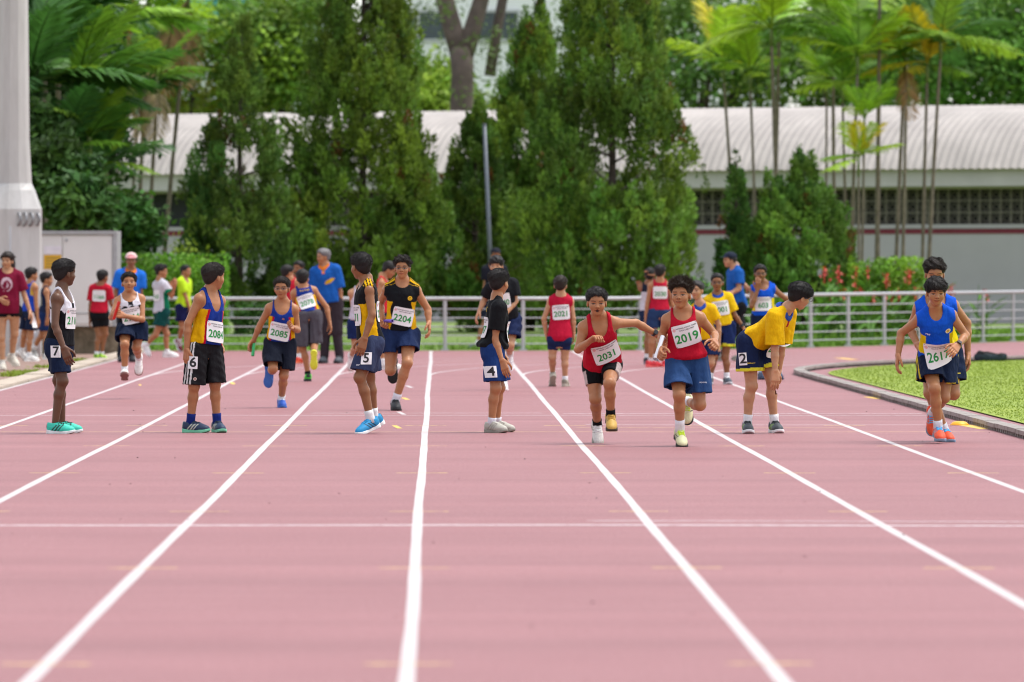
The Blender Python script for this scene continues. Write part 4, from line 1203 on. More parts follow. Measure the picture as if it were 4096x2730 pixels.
conifer(955, 70, 126.0, 1.5, .10, (.105, .185, .034), 'slender dark conifer with bare trunk and gaps beside the hedge', 14, .9, .42, .06, taper=1.1)
conifer(3215, 615, 128.5, 1.08, .02, (.115, .225, .034), 'compact rounded conifer near the slim palms', 15, 1.5, .05, taper=2.5, group='small conifers')
conifer(3085, 700, 127.8, .55, .04, (.120, .235, .036), 'small pointed conifer leaning against the compact rounded one', 16, 1.4, .05, taper=1.5, group='small conifers')
conifer(2945, 610, 128.0, .48, .08, (.080, .170, .032), 'thin ragged young conifer beside the broad tall one', 17, 1.2, .25, taper=1.0, group='small conifers')

def frond_mesh(L, nleaf, droop, wid, seed, split=.9):
    """one feather palm frond: rachis along +x rising then drooping, leaflets both sides"""
    r = np.random.RandomState(seed); q = np.linspace(0, 1, 9); X = L * (q - .10 * droop * q ** 2); Zz = L * (.34 * q - droop * q ** 2.1)
    mb = MB(); pts = np.c_[X, 0 * X, Zz]; mb.tube(pts, list(np.linspace(.018, .004, 9)), 5, col=(.55, .6, .35))
    for i in range(nleaf):
        s = .16 + .84 * i / (nleaf - 1); p = np.array([np.interp(s, q, X), 0, np.interp(s, q, Zz)])
        tg = unit(np.array([np.interp(min(s + .05, 1), q, X), 0, np.interp(min(s + .05, 1), q, Zz)]) - p + (1e-4, 0, 0))
        ll = wid * (math.sin(math.pi * (.12 + .82 * s)) ** .7) * r.uniform(.85, 1.1)
        for sd in (-1, 1):
            d = unit(np.array([tg[0] * .75, sd * .85, tg[2] * .75 + .18 * r.uniform(-.6, 1)])); tip = p + d * ll + np.array([0, 0, -ll * ll * .55 * (1 + droop)])
            mid = p + d * ll * .5 + np.array([0, 0, -.02]); w = .028 * L * r.uniform(.8, 1.2) * split; wv = tg * w
            k = r.uniform(.7, 1.25); mb.add([p - wv * .5, p + wv * .5, mid + wv, tip, mid - wv], [(0, 1, 2, 4), (4, 2, 3)], (k, k, k * .9))
    return mb.mesh('frond', False, True)
def mat_frond(name, c1, c2):
    t = NT(name); a = t.attr(); oi = t.new('ShaderNodeObjectInfo'); rmp = t.ramp(oi.outputs['Random'], [(0, c1), (1, c2)])
    c = t.mixc(1.0, a.outputs['Color'], rmp, 'MULTIPLY'); t.link(c, t.b.inputs['Base Color']); t.setb(Roughness=.5)
    tr = t.new('ShaderNodeBsdfTranslucent'); t.link(c, tr.inputs['Color']); mx = t.new('ShaderNodeMixShader'); mx.inputs[0].default_value = .35
    out = t.n.get('Material Output'); t.link(t.b.outputs[0], mx.inputs[1]); t.link(tr.outputs[0], mx.inputs[2]); t.link(mx.outputs[0], out.inputs['Surface']); return t.m
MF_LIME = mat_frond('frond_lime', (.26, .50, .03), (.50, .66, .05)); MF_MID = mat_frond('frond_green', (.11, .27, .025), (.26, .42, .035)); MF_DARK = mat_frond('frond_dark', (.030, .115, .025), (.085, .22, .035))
MF_YEL = mat_frond('frond_yellow', (.60, .54, .02), (.66, .48, .03)); MF_DEAD = mat_frond('frond_dead', (.34, .17, .06), (.45, .33, .20))
FR = {k: [frond_mesh(1.0, n, d, w, 30 + i + k * 7, s) for i in range(3)] for k, (n, d, w, s) in {0: (22, .22, .44, .80), 1: (30, .30, .40, .78), 2: (22, 1.0, .40, .9)}.items()}
def frond(parent, at_, az, tilt, L, kind, mat, r):
    me = FR[kind][r.randint(0, 3)]; o = bpy.data.objects.new('frond', me); COL.objects.link(o); o.parent = parent
    if len(me.materials) == 0: me.materials.append(mat)
    o.material_slots[0].link = 'OBJECT'; o.material_slots[0].material = mat
    o.location = at_; o.rotation_euler = (r.uniform(-.25, .25), -tilt, az); o.scale = (L, L, L); return o
def palm(base_px, crown_px, crown_py, Y, n, L, mats, label, seed, r0=.05, kind=0, dead=0, group='slim palms before the hall', bend=.0):
    r = np.random.RandomState(seed); xb = (base_px - VPX) * Y / FPX; zb = lawn_z(xb, Y) if Y < 150 else 0; top = at(crown_px, crown_py, Y)
    root = empty('palm_tree', (xb, Y, zb)); tag(root, label, 'palm', group); tp_ = top - np.array((xb, Y, zb))
    q = np.linspace(0, 1, 10); pts = np.c_[tp_[0] * q ** 1.2 + bend * np.sin(q * np.pi), .0 * q, tp_[2] * q]
    mb = MB(); mb.tube(pts, list(r0 * (1 - .35 * q) * (1 + .06 * np.cos(np.arange(10) * np.pi))), 8); link('trunk', mb.mesh('trunk', True), M_BARK2, root)
    mb = MB(); mb.tube([tp_ + (0, 0, -.10), tp_ + (0, 0, .12), tp_ + (0, 0, .38)], [r0 * .7, r0 * .9, r0 * .4], 8); link('crownshaft', mb.mesh('crownshaft', True), plain('crownshaft', (.12, .17, .04), .6), root)
    for i in range(n):
        az = i * 2.4 + r.uniform(-.3, .3); tl = r.uniform(-.35, 1.15); frond(root, tuple(tp_ + np.array((0, 0, .25 + .1 * r.rand()))), az, tl, L * r.uniform(.75, 1.15), kind, mats[r.randint(0, len(mats))], r)
    for i in range(dead): frond(root, tuple(tp_ + np.array((0, 0, .1))), r.uniform(0, 6.28), -.75, L * r.uniform(.7, .9), 2, MF_DEAD, r)
    return root
z3 = lambda zx, zy: (2600 + zx / 1.4933, zy / 1.4933)
for i, (bx, cx, cy, Y, n, L, mats, r0, d, lab) in enumerate([
    (530, 440, 470, 140, 8, 1.30, [MF_LIME, MF_YEL, MF_LIME], .045, 0, 'slim palm with yellowing split fronds over the hall roof'),
    (645, 600, 520, 139, 7, 1.0, [MF_LIME, MF_MID], .04, 0, 'low slim palm with short lime fronds at the hall roof edge'),
    (775, 725, 250, 138, 10, 1.75, [MF_LIME, MF_LIME, MF_MID], .055, 0, 'tallest lime crowned palm rising above the small conifers'),
    (735, 775, 60, 141, 9, 1.6, [MF_MID, MF_LIME], .055, 0, 'pale stemmed palm leaning behind the tallest lime crowned palm'),
    (1050, 1055, 560, 139, 7, 1.0, [MF_MID, MF_LIME], .035, 0, 'thin stemmed palm at the edge of the palm clump'),
    (1105, 1090, 200, 140, 9, 1.5, [MF_MID, MF_LIME, MF_LIME], .05, 0, 'palm with dark stem and tall ragged crown in the clump'),
    (1180, 1150, 590, 138, 8, 1.05, [MF_LIME, MF_MID], .04, 0, 'short palm with bright green crown in the middle of the clump'),
    (1190, 1240, 420, 137, 9, 1.45, [MF_LIME, MF_MID], .045, 0, 'leaning palm with broad green fronds in the clump'),
    (1262, 1280, 790, 136.5, 7, .85, [MF_LIME], .035, 0, 'young palm with small lime crown halfway up the hall roof'),
    (1250, 1245, 1030, 136, 8, .95, [MF_LIME, MF_YEL], .035, 0, 'lowest young palm with lime and yellow fronds before the fascia'),
    (1355, 1372, -60, 137.5, 9, 1.6, [MF_MID, MF_LIME], .06, 0, 'straight dark stemmed palm whose crown leaves the picture'),
    (1458, 1520, 430, 138.5, 8, 1.25, [MF_MID, MF_YEL, MF_LIME], .05, 1, 'slanting palm with yellow lower fronds'),
    (1505, 1540, 170, 141, 8, 1.4, [MF_LIME, MF_MID], .045, 0, 'palm with upright lime fronds behind the slanting palm'),
    (1620, 1655, 470, 138, 8, 1.2, [MF_MID, MF_YEL], .045, 0, 'upright palm with drooping yellow tipped fronds by the bare wall'),
    (1650, 1735, 330, 137.6, 11, 1.75, [MF_DARK, MF_MID, MF_DARK], .05, 0, 'dark green wide crowned palm nearest the bare grey wall')]):
    b_ = z3(bx, 1540); c_ = z3(cx, cy); palm(b_[0], c_[0], c_[1], Y, n + 1, L * 1.02, mats, lab, 200 + i, r0, 0 if L < 1.7 and i != 14 else 1, d)
z1 = lambda zx, zy: (zx * .6378, zy * .6378)
for i, (bx, cx, cy, Y, n, L, mats, r0, d, lab, kd) in enumerate([
    (700, 760, 640, 133, 7, 1.4, [MF_MID, MF_DARK], .04, 1, 'slim left hand palm with feather fronds before the roof end', 1),
    (790, 870, 640, 134, 8, 1.5, [MF_MID, MF_DARK], .04, 0, 'slim palm next to the feather palm at the roof end', 1),
    (910, 985, 590, 132, 7, 1.3, [MF_MID], .055, 5, 'palm with hanging brown dead fronds over the corrugated roof', 1),
    (1000, 1180, 40, 134, 11, 2.2, [MF_MID, MF_LIME, MF_MID], .055, 2, 'slanting tall palm with arching crown above the dead fronds', 1),
    (850, 930, 60, 136, 12, 2.4, [MF_MID, MF_LIME], .055, 2, 'tall palm with orange fruit stalk and arching fronds', 1)]):
    b_ = z1(bx, 1440); c_ = z1(cx, cy); pr = palm(b_[0], c_[0], c_[1], Y, n, L, mats, lab, 300 + i, r0, kd, d, 'slim palms at the roof end')
    if i == 4:
        mb = MB(); r = np.random.RandomState(3)
        for k in range(60):
            p = np.array(((c_[0] - b_[0]) * Y / FPX - .25 + r.normal() * .16, -.15 + r.normal() * .1, at(*c_, Y)[2] - .75 + r.normal() * .28)); s = .05
            mb.add(p + np.array([(s, 0, 0), (-s, 0, 0), (0, s, 0), (0, -s, 0), (0, 0, s), (0, 0, -s)]), [(0, 2, 4), (2, 1, 4), (1, 3, 4), (3, 0, 4), (2, 0, 5), (1, 2, 5), (3, 1, 5), (0, 3, 5)])
        link('fruit_cluster', mb.mesh('fruit_cluster', True), plain('orange_fruit', (.42, .12, .01), .5), pr)
# big dark palms crowding the left edge
for i, (bx, by, cx, cy, Y, n, L, kd) in enumerate([(150, 0, 120, 640, 118, 15, 2.3, 1), (330, 0, 300, 330, 121, 15, 2.2, 1), (440, 0, 430, 690, 119, 14, 1.9, 1), (250, 0, 210, 60, 124, 14, 2.6, 1), (520, 0, 500, 960, 118, 12, 1.3, 1),
                                               (600, 0, 580, 250, 127, 13, 2.2, 1), (40, 0, 20, 250, 122, 12, 2.6, 1), (640, 0, 600, 1140, 119, 12, 1.2, 1), (330, 0, 340, 1050, 117.5, 12, 1.4, 1)]):
    b_ = z1(bx + 60, 1400); c_ = z1(cx + 60, cy)
    labs = ['dark bushy palm rising behind the light mast', 'dark palm with tall arching fronds beside the mast', 'dark spreading palm overhanging the white cabinet', 'high dark palm at the top beside the mast', 'low young palm behind the white cabinet roof',
            'mid green palm joining the roof end palms', 'dark palm mostly hidden by the light mast', 'low fan of palm fronds beyond the cabinet corner', 'squat dark palm behind the cabinet']
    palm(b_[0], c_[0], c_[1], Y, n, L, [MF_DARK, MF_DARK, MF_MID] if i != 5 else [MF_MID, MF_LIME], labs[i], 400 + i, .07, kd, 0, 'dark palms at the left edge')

def leafy(name, label, cat, loc, size, n, leaf, col, seed, trunk=None, group=None, flat=0.0, box=False, clumps=26):
    """broad-leaved crown: leaf-sized faces gathered in uneven clumps through a volume"""
    r = np.random.RandomState(seed); root = empty(name, tuple(loc)); tag(root, label, cat, group); size = np.array(size, float)
    if trunk:
        mb = MB(); h = trunk[1]; mb.tube([(0, 0, -.1), (.04, 0, h * .5), (0, .05, h), (.1, .1, h + size[2] * .5)], [trunk[0], trunk[0] * .8, trunk[0] * .65, trunk[0] * .25], 9)
        for k in range(7):
            a = r.uniform(0, 6.28); e = np.array((math.cos(a) * size[0] * .6, math.sin(a) * size[1] * .6, h + size[2] * r.uniform(.5, 1.2))); mb.tube([(0, 0, h * .85), e * .5 + (0, 0, h * .35), e], [trunk[0] * .45, trunk[0] * .3, .02], 6)
        link('trunk', mb.mesh('trunk', True), M_BARK, root)
    cz = (trunk[1] + size[2] * .75) if trunk else size[2] * .5
    if box: cen = r.uniform(-1, 1, (clumps, 3)) * size * np.array((.5, .5, .42)) + (0, 0, cz)
    else:
        cen = r.normal(size=(clumps, 3)); cen = unit_rows(cen) * (r.uniform(.25, 1, (clumps, 1)) ** .5) * size * np.array((.85, .85, .6)) + (0, 0, cz)
    per = n // clumps; V = []; Cc = []; col = np.array(col); cs = size.mean() * (.34 if not box else .22)
    for c in cen:
        tone = r.uniform(.6, 1.35); hue = r.uniform(-.2, .3)
        p = c + r.normal(size=(per, 3)) * cs * np.array((.55, .55, .42))
        if box: p = np.clip(p, (-size[0] * .5, -size[1] * .5, .02), (size[0] * .5, size[1] * .5, size[2])) + r.normal(size=(per, 3)) * .02
        nrm = unit_rows(r.normal(size=(per, 3)) + (0, -.2, .8)); a = unit_rows(np.cross(nrm, r.normal(size=(per, 3)))); b = np.cross(nrm, a); s = leaf * r.uniform(.6, 1.3, per)[:, None]
        V.append(np.stack([p - a * s, p + b * s * .5, p + a * s, p - b * s * .5], 1).reshape(-1, 3))
        cc = col * tone * np.array((1 + hue, 1 + hue * .3, 1 - hue * .3)); Cc.append(np.repeat(cc * r.uniform(.7, 1.3, (per, 1)), 4, 0))
    V = np.concatenate(V); link('foliage' if not trunk else 'crown', mesh_from('foliage', V, np.arange(len(V)).reshape(-1, 4), False, np.concatenate(Cc)), M_LEAF, root)
    return root
for i, (px, pyc, Y, sx, sz, col, lab) in enumerate([(230, 620, 126, 1.5, 1.6, (.035, .09, .02), 'dark bush mass behind the left palms'), (420, 900, 122, 1.1, 1.0, (.05, .13, .022), 'dark glossy bush between cabinet and hedge'),
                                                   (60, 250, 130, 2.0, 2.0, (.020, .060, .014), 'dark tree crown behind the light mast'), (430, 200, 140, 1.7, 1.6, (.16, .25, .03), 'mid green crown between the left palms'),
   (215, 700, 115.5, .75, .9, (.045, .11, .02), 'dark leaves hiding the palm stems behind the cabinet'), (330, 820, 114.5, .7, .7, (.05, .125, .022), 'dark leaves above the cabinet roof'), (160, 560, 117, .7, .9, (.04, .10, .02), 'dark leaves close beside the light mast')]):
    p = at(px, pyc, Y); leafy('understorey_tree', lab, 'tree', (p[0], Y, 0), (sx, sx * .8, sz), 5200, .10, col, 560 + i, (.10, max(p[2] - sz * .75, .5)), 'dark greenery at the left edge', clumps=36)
# trees behind the hall
for i, (px, pyc, Y, sx, sz, col, lab) in enumerate([
    (300, 250, 182, 3.6, 3.4, (.09, .19, .03), 'dark broad-leaved tree far behind the left palms'), (760, 330, 186, 3.0, 2.6, (.26, .31, .035), 'yellow green tree behind the roof end'),
    (1120, 190, 184, 2.6, 2.8, (.16, .30, .03), 'bright leafy tree behind the slender dark conifer'), (1660, 430, 180, 2.2, 1.8, (.22, .36, .04), 'light green tree below the forked trunk'),
    (2300, 560, 178, 1.6, 1.2, (.16, .27, .03), 'low light green tree just over the hall ridge'),
    (2800, 190, 186, 3.4, 3.2, (.11, .22, .035), 'dark round tree behind the lime palms'), (3350, 260, 184, 3.4, 2.8, (.14, .26, .035), 'mid dark tree filling the gap behind the palm clump'),
    (3900, 240, 180, 3.6, 3.0, (.11, .25, .03), 'deep green dense tree above the right end of the roof'), (4250, 180, 178, 3.0, 3.2, (.11, .25, .03), 'deep green tree beyond the picture edge'), (3620, 120, 196, 3.4, 2.8, (.15, .28, .035), 'tall leafy tree seen between palm crowns')]):
    p = at(px, pyc, Y); leafy('broadleaf_tree', lab, 'tree', (p[0], Y, 0), (sx, sx * .8, sz), 9000, .12, col, 500 + i, (.22, max(p[2] - sz * .75, 1)), 'trees behind the hall', clumps=44)
# forked rain tree behind
Y = 176; root = empty('rain_tree', (at(1830, 0, Y)[0], Y, 0)); tag(root, 'big forked grey brown tree trunk with thin feathery leaves behind the hall', 'tree')
mb = MB(); zz = lambda p: at(1830, p, Y)[2]; xx = lambda p: (p - 1830) * Y / FPX
mb.tube([(0, 0, 0), (xx(1845), 0, zz(480)), (xx(1850), 0, zz(300)), (xx(1845), 0, zz(190))], [.36, .33, .31, .34], 12)
mb.tube([(xx(1846), 0, zz(230)), (xx(1815), .05, zz(130)), (xx(1780), .1, zz(0)), (xx(1765), .3, zz(-250))], [.30, .27, .25, .2], 12)
mb.tube([(xx(1850), 0, zz(230)), (xx(1890), 0, zz(120)), (xx(1925), -.1, zz(0)), (xx(1960), -.3, zz(-250))], [.30, .25, .22, .18], 12)
mb.tube([(xx(1960), 1, zz(300)), (xx(1990), 1, zz(110)), (xx(2015), 1, zz(-20)), (xx(2060), 1, zz(-250))], [.16, .15, .14, .1], 10)
link('trunk', mb.mesh('trunk', True), plain('grey_bark', (.10, .075, .062), .9, var=.35, nscale=4, bump=.6), root)
r = np.random.RandomState(9); V = []; Cc = []
for k in range(46):
    c = np.array((xx(r.uniform(1560, 2300)), r.uniform(-2, 2), zz(r.uniform(-200, 380)))); n = 40
    p = c + r.normal(size=(n, 3)) * (.35, .3, .16); nrm = unit_rows(r.normal(size=(n, 3)) + (0, 0, 1)); a = unit_rows(np.cross(nrm, r.normal(size=(n, 3)))); b = np.cross(nrm, a); s = .07
    V.append(np.stack([p - a * s, p + b * s * .5, p + a * s, p - b * s * .5], 1).reshape(-1, 3)); Cc.append(np.tile(np.array((.10, .17, .03)) * r.uniform(.6, 1.3), (n * 4, 1)))
V = np.concatenate(V); link('crown', mesh_from('crown', V, np.arange(len(V)).reshape(-1, 4), False, np.concatenate(Cc)), M_LEAF, root)

# tall white buildings far behind
M_TOWER = plain('white_render', (.74, .74, .76), .7, var=.05, nscale=.3); M_GLASS = plain('window_glass', (.03, .05, .06), .12, 0, var=.3); M_FRAME = plain('window_frame', (.42, .43, .44), .5); M_TEAL = plain('teal_panel', (.02, .30, .36), .5)
def tower(label, x0px, x1px, Y, ztop, mat, wins, bands=()):
    x0, x1 = at(x0px, 0, Y)[0], at(x1px, 0, Y)[0]; root = empty('apartment_building', ((x0 + x1) / 2, Y, 0)); tag(root, label, 'building', None); cx = (x0 + x1) / 2
    mb = MB(); mb.box((x0 - cx, 0, 0), (x1 - cx, 14, ztop)); link('wall', mb.mesh('wall'), mat, root)
    for (a, b, c, d) in wins:
        p, q = at(a, c, Y), at(b, d, Y); m = MB(); f = .10; X_0, X_1, Z_1, Z_0 = p[0] - cx, q[0] - cx, p[2], q[2]
        m.box((X_0, -.10, Z_0), (X_1, -.02, Z_0 + f)); m.box((X_0, -.10, Z_1 - f), (X_1, -.02, Z_1)); nmul = max(2, int((X_1 - X_0) / .9) + 1)
        for k in range(nmul):
            xm = X_0 + (X_1 - X_0 - f) * k / (nmul - 1); m.box((xm, -.098, Z_0 + f), (xm + f, -.022, Z_1 - f))
        w = link('window', m.mesh('window'), M_FRAME, root); m = MB(); m.box((X_0 + .02, -.05, Z_0 + .02), (X_1 - .02, -.012, Z_1 - .02)); link('pane', m.mesh('pane'), M_GLASS, w)
    for (a, b, c, d, mt) in bands:
        p, q = at(a, c, Y), at(b, d, Y); m = MB(); m.box((p[0] - cx, -.5, q[2]), (q[0] - cx, -.005, p[2])); link('ledge', m.mesh('ledge'), mt, root)
    return root
tower('white high building with grey framed window strip behind the forked tree', 1500, 2760, 232, 24, M_TOWER, [(1555, 1790, 40, 168), (1900, 2080, 40, 168), (2330, 2440, 60, 160), (1555, 1790, -300, -170)], [])
tower('pale building with teal ledges and dark window behind the left palms', 640, 1330, 226, 22, plain('pale_render', (.62, .66, .67), .7), [(900, 935, 95, 165), (700, 800, 90, 190), (1000, 1060, 60, 170)], [(1040, 1330, 288, 338, M_TEAL), (1040, 1330, 340, 372, M_TOWER), (640, 980, 0, 70, M_TEAL)])
tower('pale building mostly hidden by trees behind the lime palms', 2780, 3150, 240, 15, M_TOWER, [(2840, 2920, 200, 300)], [])

# ------------------------------------------------------------------ hedge, shrubs, flowers
def pxbox(x0, x1, ytop, Y): p, q = at(x0, ytop, Y), at(x1, ytop, Y); return (p[0] + q[0]) / 2, q[0] - p[0], p[2]
cx, w, h = pxbox(470, 905, 1022, 120); leafy('hedge', 'clipped bright green box hedge behind the railing', 'hedge', (cx, 120, .1), (w, 1.3, h - .1), 15000, .045, (.14, .32, .025), 601, box=True, clumps=150)
cx, w, h = pxbox(3395, 3690, 1035, 128); leafy('shrub', 'clipped rounded green shrub behind the red flowers', 'shrub', (cx, 128, .1), (w, 1.2, h - .1), 12000, .05, (.17, .34, .025), 602, box=True, clumps=110)
for i, (px, top, Y, sx, col, lab) in enumerate([(720, 900, 124, .75, (.16, .26, .03), 'yellow green variegated bush above the hedge'), (610, 960, 123, .6, (.07, .15, .03), 'loose leafy bush beside the hedge'), (1050, 1180, 122, .6, (.05, .14, .02), 'low leafy bush under the slender conifer'),
                                            (1180, 1230, 121, .5, (.04, .12, .02), 'dark low bush behind the railing by the grey haired man'), (2300, 1130, 122, .6, (.04, .12, .02), 'leafy bush behind the boy in red singlet with 2021'), (2800, 1100, 124, .6, (.06, .16, .02), 'low bush beside the broad conifer'), (3000, 1180, 123, .55, (.07, .17, .02), 'low bush under the ragged young conifer')]):
    p = at(px, top, Y); leafy('bush', lab, 'bush', (p[0], Y, .05), (sx, sx * .8, max(p[2] * .75, .4)), 1800, .055, col, 620 + i, None, 'bushes behind the railing', clumps=24)
# canna lilies with red flowers
M_PETAL = plain('red_petal', (.55, .035, .02), .5, var=.3); M_CANNA = M_LEAF
def canna(x, y, h, seed, flower, label):
    r = np.random.RandomState(seed); root = empty('flower_plant', (x, y, lawn_z(x, y) - .02)); tag(root, label, 'flower', 'red flowering plants by the railing')
    mb = MB(); mb.tube([(0, 0, 0), (.02, 0, h * .5), (r.uniform(-.05, .05), 0, h)], [.014, .011, .006], 5, col=(.08, .2, .03))
    for k in range(7):
        z = h * r.uniform(.08, .78); a = r.uniform(0, 6.28); L = r.uniform(.26, .46); d = np.array((math.cos(a), math.sin(a), .9)); s = np.array((-math.sin(a), math.cos(a), 0)) * .065; p = np.array((.01, 0, z)); g = np.array((.09, .22, .025)) * r.uniform(.6, 1.4)
        mb.add([p, p + d * L * .45 + s, p + d * L * (1, 1, .8), p + d * L * .45 - s], [(0, 1, 2), (0, 2, 3)], g)
    link('foliage', mb.mesh('foliage', False, True), M_CANNA, root)
    if flower:
        mb = MB(); mb.tube([(0, 0, h - .14), (.005, 0, h), (0, 0, h + .15)], [.008, .009, .004], 5)
        for k in range(9):
            c = np.array((r.normal() * .035, r.normal() * .035, h - .02 + r.uniform(-.10, .14))); a = r.uniform(0, 6.28); s = .034; u_ = np.array((math.cos(a), math.sin(a), .4)) * s; w_ = np.array((-math.sin(a), math.cos(a), .3)) * s * .7
            mb.add([c - u_, c + w_, c + u_ + (0, 0, s), c - w_ + (0, 0, s * .4)], [(0, 1, 2, 3)])
        link('flower_head', mb.mesh('flower_head'), M_PETAL, root)
r = np.random.RandomState(77)
for i in range(46):
    px = r.uniform(3290, 3760) if i < 38 else r.uniform(3760, 3960); Y = r.uniform(122.5, 126.5) + max(0, (px - 3500) / 110); p = at(px, 0, Y)
    canna(p[0], Y, r.uniform(.75, 1.3) if i < 38 else r.uniform(.6, 1.35), 700 + i, i % 2 == 0 or i < 16, ('red flowering plant in front of the clipped rounded shrub' if 3395 < px < 3690 else 'red flowering plant near the compact rounded conifer' if px < 3396 else 'red flowering plant before the bare grey wall') if (i % 2 == 0 or i < 16) else 'leafy plant without flower among the red flowering plants')
for i in range(14):
    px = r.uniform(2740, 3290); Y = r.uniform(119.5, 123.0); p = at(px, 0, Y); canna(p[0], Y, r.uniform(.5, 1.0), 800 + i, False, 'leafy green plant without flower in front of the small conifers')

# ------------------------------------------------------------------ mast, cabinet, thin pole, bag
t = NT('mast_paint'); v = t.coord((1, 1, .15)); n1 = t.noise(v, 3, 6, .7); t.link(t.ramp(n1, [(.3, (.40, .385, .37)), (.7, (.56, .545, .53))]), t.b.inputs['Base Color']); t.setb(Roughness=.55, Metallic=.1); M_MAST = t.m
Y = 105.0; cx = at(53, 0, Y)[0]; root = empty('light_mast', (cx, Y, 0)); tag(root, 'huge pale grey steel floodlight mast with flared base beside the cabinet', 'light mast')
n = 12; rows = []; zt = lambda p: at(0, p, Y)[2]
def ring(rad, z, sq): 
    out = []
    for k in range(n):
        a = (k + .5) * 2 * np.pi / n + .12; q = (abs(math.cos(a - .12)) ** sq + abs(math.sin(a - .12)) ** sq) ** (-1 / sq) if sq else 1; out.append((rad * q * math.cos(a), rad * q * math.sin(a), z))
    return out
prof_ = [(.455, 0, 6), (.455, zt(838), 6), (.35, zt(762), 3), (.305, zt(735), 2), (.268, zt(560), 2), (.245, zt(0), 2), (.20, 14, 2), (.15, 22, 2)]
V_ = np.array([ring(*p) for p in prof_]).reshape(-1, 3); F_ = [(i*n+j, i*n+(j+1) % n, (i+1)*n+(j+1) % n, (i+1)*n+j) for i in range(len(prof_)-1) for j in range(n)] + [tuple((len(prof_)-1)*n + j for j in range(n))]
link('column', mesh_from('column', V_, F_, False), M_MAST, root)
for k in range(4):      # lifting hooks on the base
    x = at(82 + k * 25, 0, Y)[0] - cx; mb = MB(); z = zt(885); yb = -.435 + (.10 * max(0, k - 1.5)) * .55
    mb.tube([(x - .02, yb + .02, z + .13), (x + .02, yb - .05, z + .10), (x + .035, yb - .07, z + .02), (x + .01, yb - .04, z - .06), (x - .03, yb + .02, z - .08)], .022, 6); link('hook', mb.mesh('hook', True), plain('hook_steel', (.28, .28, .29), .4, .5), root)
mb = MB(); mb.tube([(-.02, -.445, .1), (-.02, -.445, zt(905))], .022, 6); link('conduit', mb.mesh('conduit', True), plain('conduit_grey', (.34, .345, .37), .5), root)
# hoop stands at the foot of the mast
for k in range(4):
    x = at(102 + k * 22, 0, 104)[0]; mb = MB(); mb.tube([(-.07, 0, 0), (-.07, 0, .36), (-.05, 0, .42), (0, 0, .45), (.05, 0, .42), (.07, 0, .36), (.07, 0, 0)], .022, 6)
    o = link('hoop_stand', mb.mesh('hoop_stand', True), plain('hoop_steel', (.52, .52, .55), .4, .4), None, (x, 103.6 + .25 * (k % 2), .006)); tag(o, 'small upright pipe hoop at the foot of the light mast', 'hoop', 'pipe hoops by the mast')

Y = 108.0; root = empty('cabinet', (at(300, 0, Y)[0], Y, 0)); tag(root, 'large white metal cabinet with yellow notice raised on a brown plinth', 'cabinet'); cx = at(300, 0, Y)[0]
px_ = lambda p: at(p, 0, Y)[0] - cx; pz = lambda p: at(0, p, Y)[2]
M_CAB = plain('cabinet_paint', (.66, .645, .62), .5, var=.05, nscale=2); M_CABG = plain('cabinet_edge', (.33, .335, .34), .5)
mb = MB(); mb.box((px_(20), 0, pz(1306)), (px_(452), 1.3, pz(938))); link('box', mb.mesh('box'), M_CAB, root)
mb = MB(); mb.box((px_(10), -.06, pz(938)), (px_(468), 1.4, pz(924))); link('roof', mb.mesh('roof'), M_CABG, root)
mb = MB(); mb.box((px_(452), -.04, pz(1306)), (px_(468), 1.35, pz(938))); link('corner_post', mb.mesh('corner_post'), M_CABG, root)
for a, b in ((166, 248), (252, 448)):
    mb = MB(); mb.box((px_(a), -.022, pz(1296)), (px_(b), 0.0, pz(945))); link('door', mb.mesh('door'), M_CAB, root)
mb = MB(); mb.box((px_(60), -.03, pz(1257)), (px_(448), -.024, pz(1252))); link('seam', mb.mesh('seam'), M_CABG, root)
mb = MB(); mb.box((px_(176), -.032, pz(1077)), (px_(246), -.0235, pz(1021))); nt_ = link('notice', mb.mesh('notice'), plain('yellow_notice', srgb('#d3a01c'), .6), root); nt_['label'] = 'yellow notice with faint lettering'
for k, (s, z) in enumerate((('WARNING', 1036), ('KEEP CLEAR', 1052), ('HIGH VOLTAGE', 1066))):
    pass
mb = MB()
for k in range(4):
    z = pz(1032 + k * 12); mb.box((px_(184), -.0345, z - .012), (px_(240 - (k % 2) * 8), -.0325, z + .006))
link('print_lines', mb.mesh('print_lines'), plain('notice_ink', (.28, .20, .05), .6), nt_)
mb = MB(); mb.box((px_(176), -.032, pz(1017)), (px_(246), -.0235, pz(986))); nt2 = link('notice', mb.mesh('notice'), plain('white_notice', (.68, .64, .68), .6), root); nt2['label'] = 'white paper notice above the yellow one'
mb = MB(); mb.tube([(px_(266), -.05, pz(962)), (px_(266), -.02, pz(962))], .025, 8); link('lock', mb.mesh('lock'), M_CABG, root)
t = NT('plinth_stone'); n1 = t.noise(t.coord(), 5, 6, .7); t.link(t.ramp(n1, [(.3, (.07, .055, .03)), (.55, (.17, .13, .085)), (.75, (.26, .22, .16))]), t.b.inputs['Base Color']); t.setb(Roughness=.9); t.bump(n1, .8, .05)
mb = MB(); mb.box((px_(0), .10, -.02), (px_(470), 1.5, pz(1306))); link('plinth', mb.mesh('plinth'), t.m, root)

Y = 120; p0, p1 = at(1968, 1180, Y), at(1938, 500, Y); b = np.array((p0[0] + (p0[0] - p1[0]) * .25, Y, 0)); mb = MB(); mb.tube([(0, 0, -.05), p1 - b], [.045, .038], 10); mb.tube([p1 - b, p1 - b + (0, 0, .02)], [.045, .03], 10)
root = link('grey_pole', mb.mesh('grey_pole', True), plain('pole_paint', (.10, .115, .135), .45, .3), None, tuple(b)); tag(root, 'thin leaning blue grey metal pole before the conifers', 'pole')

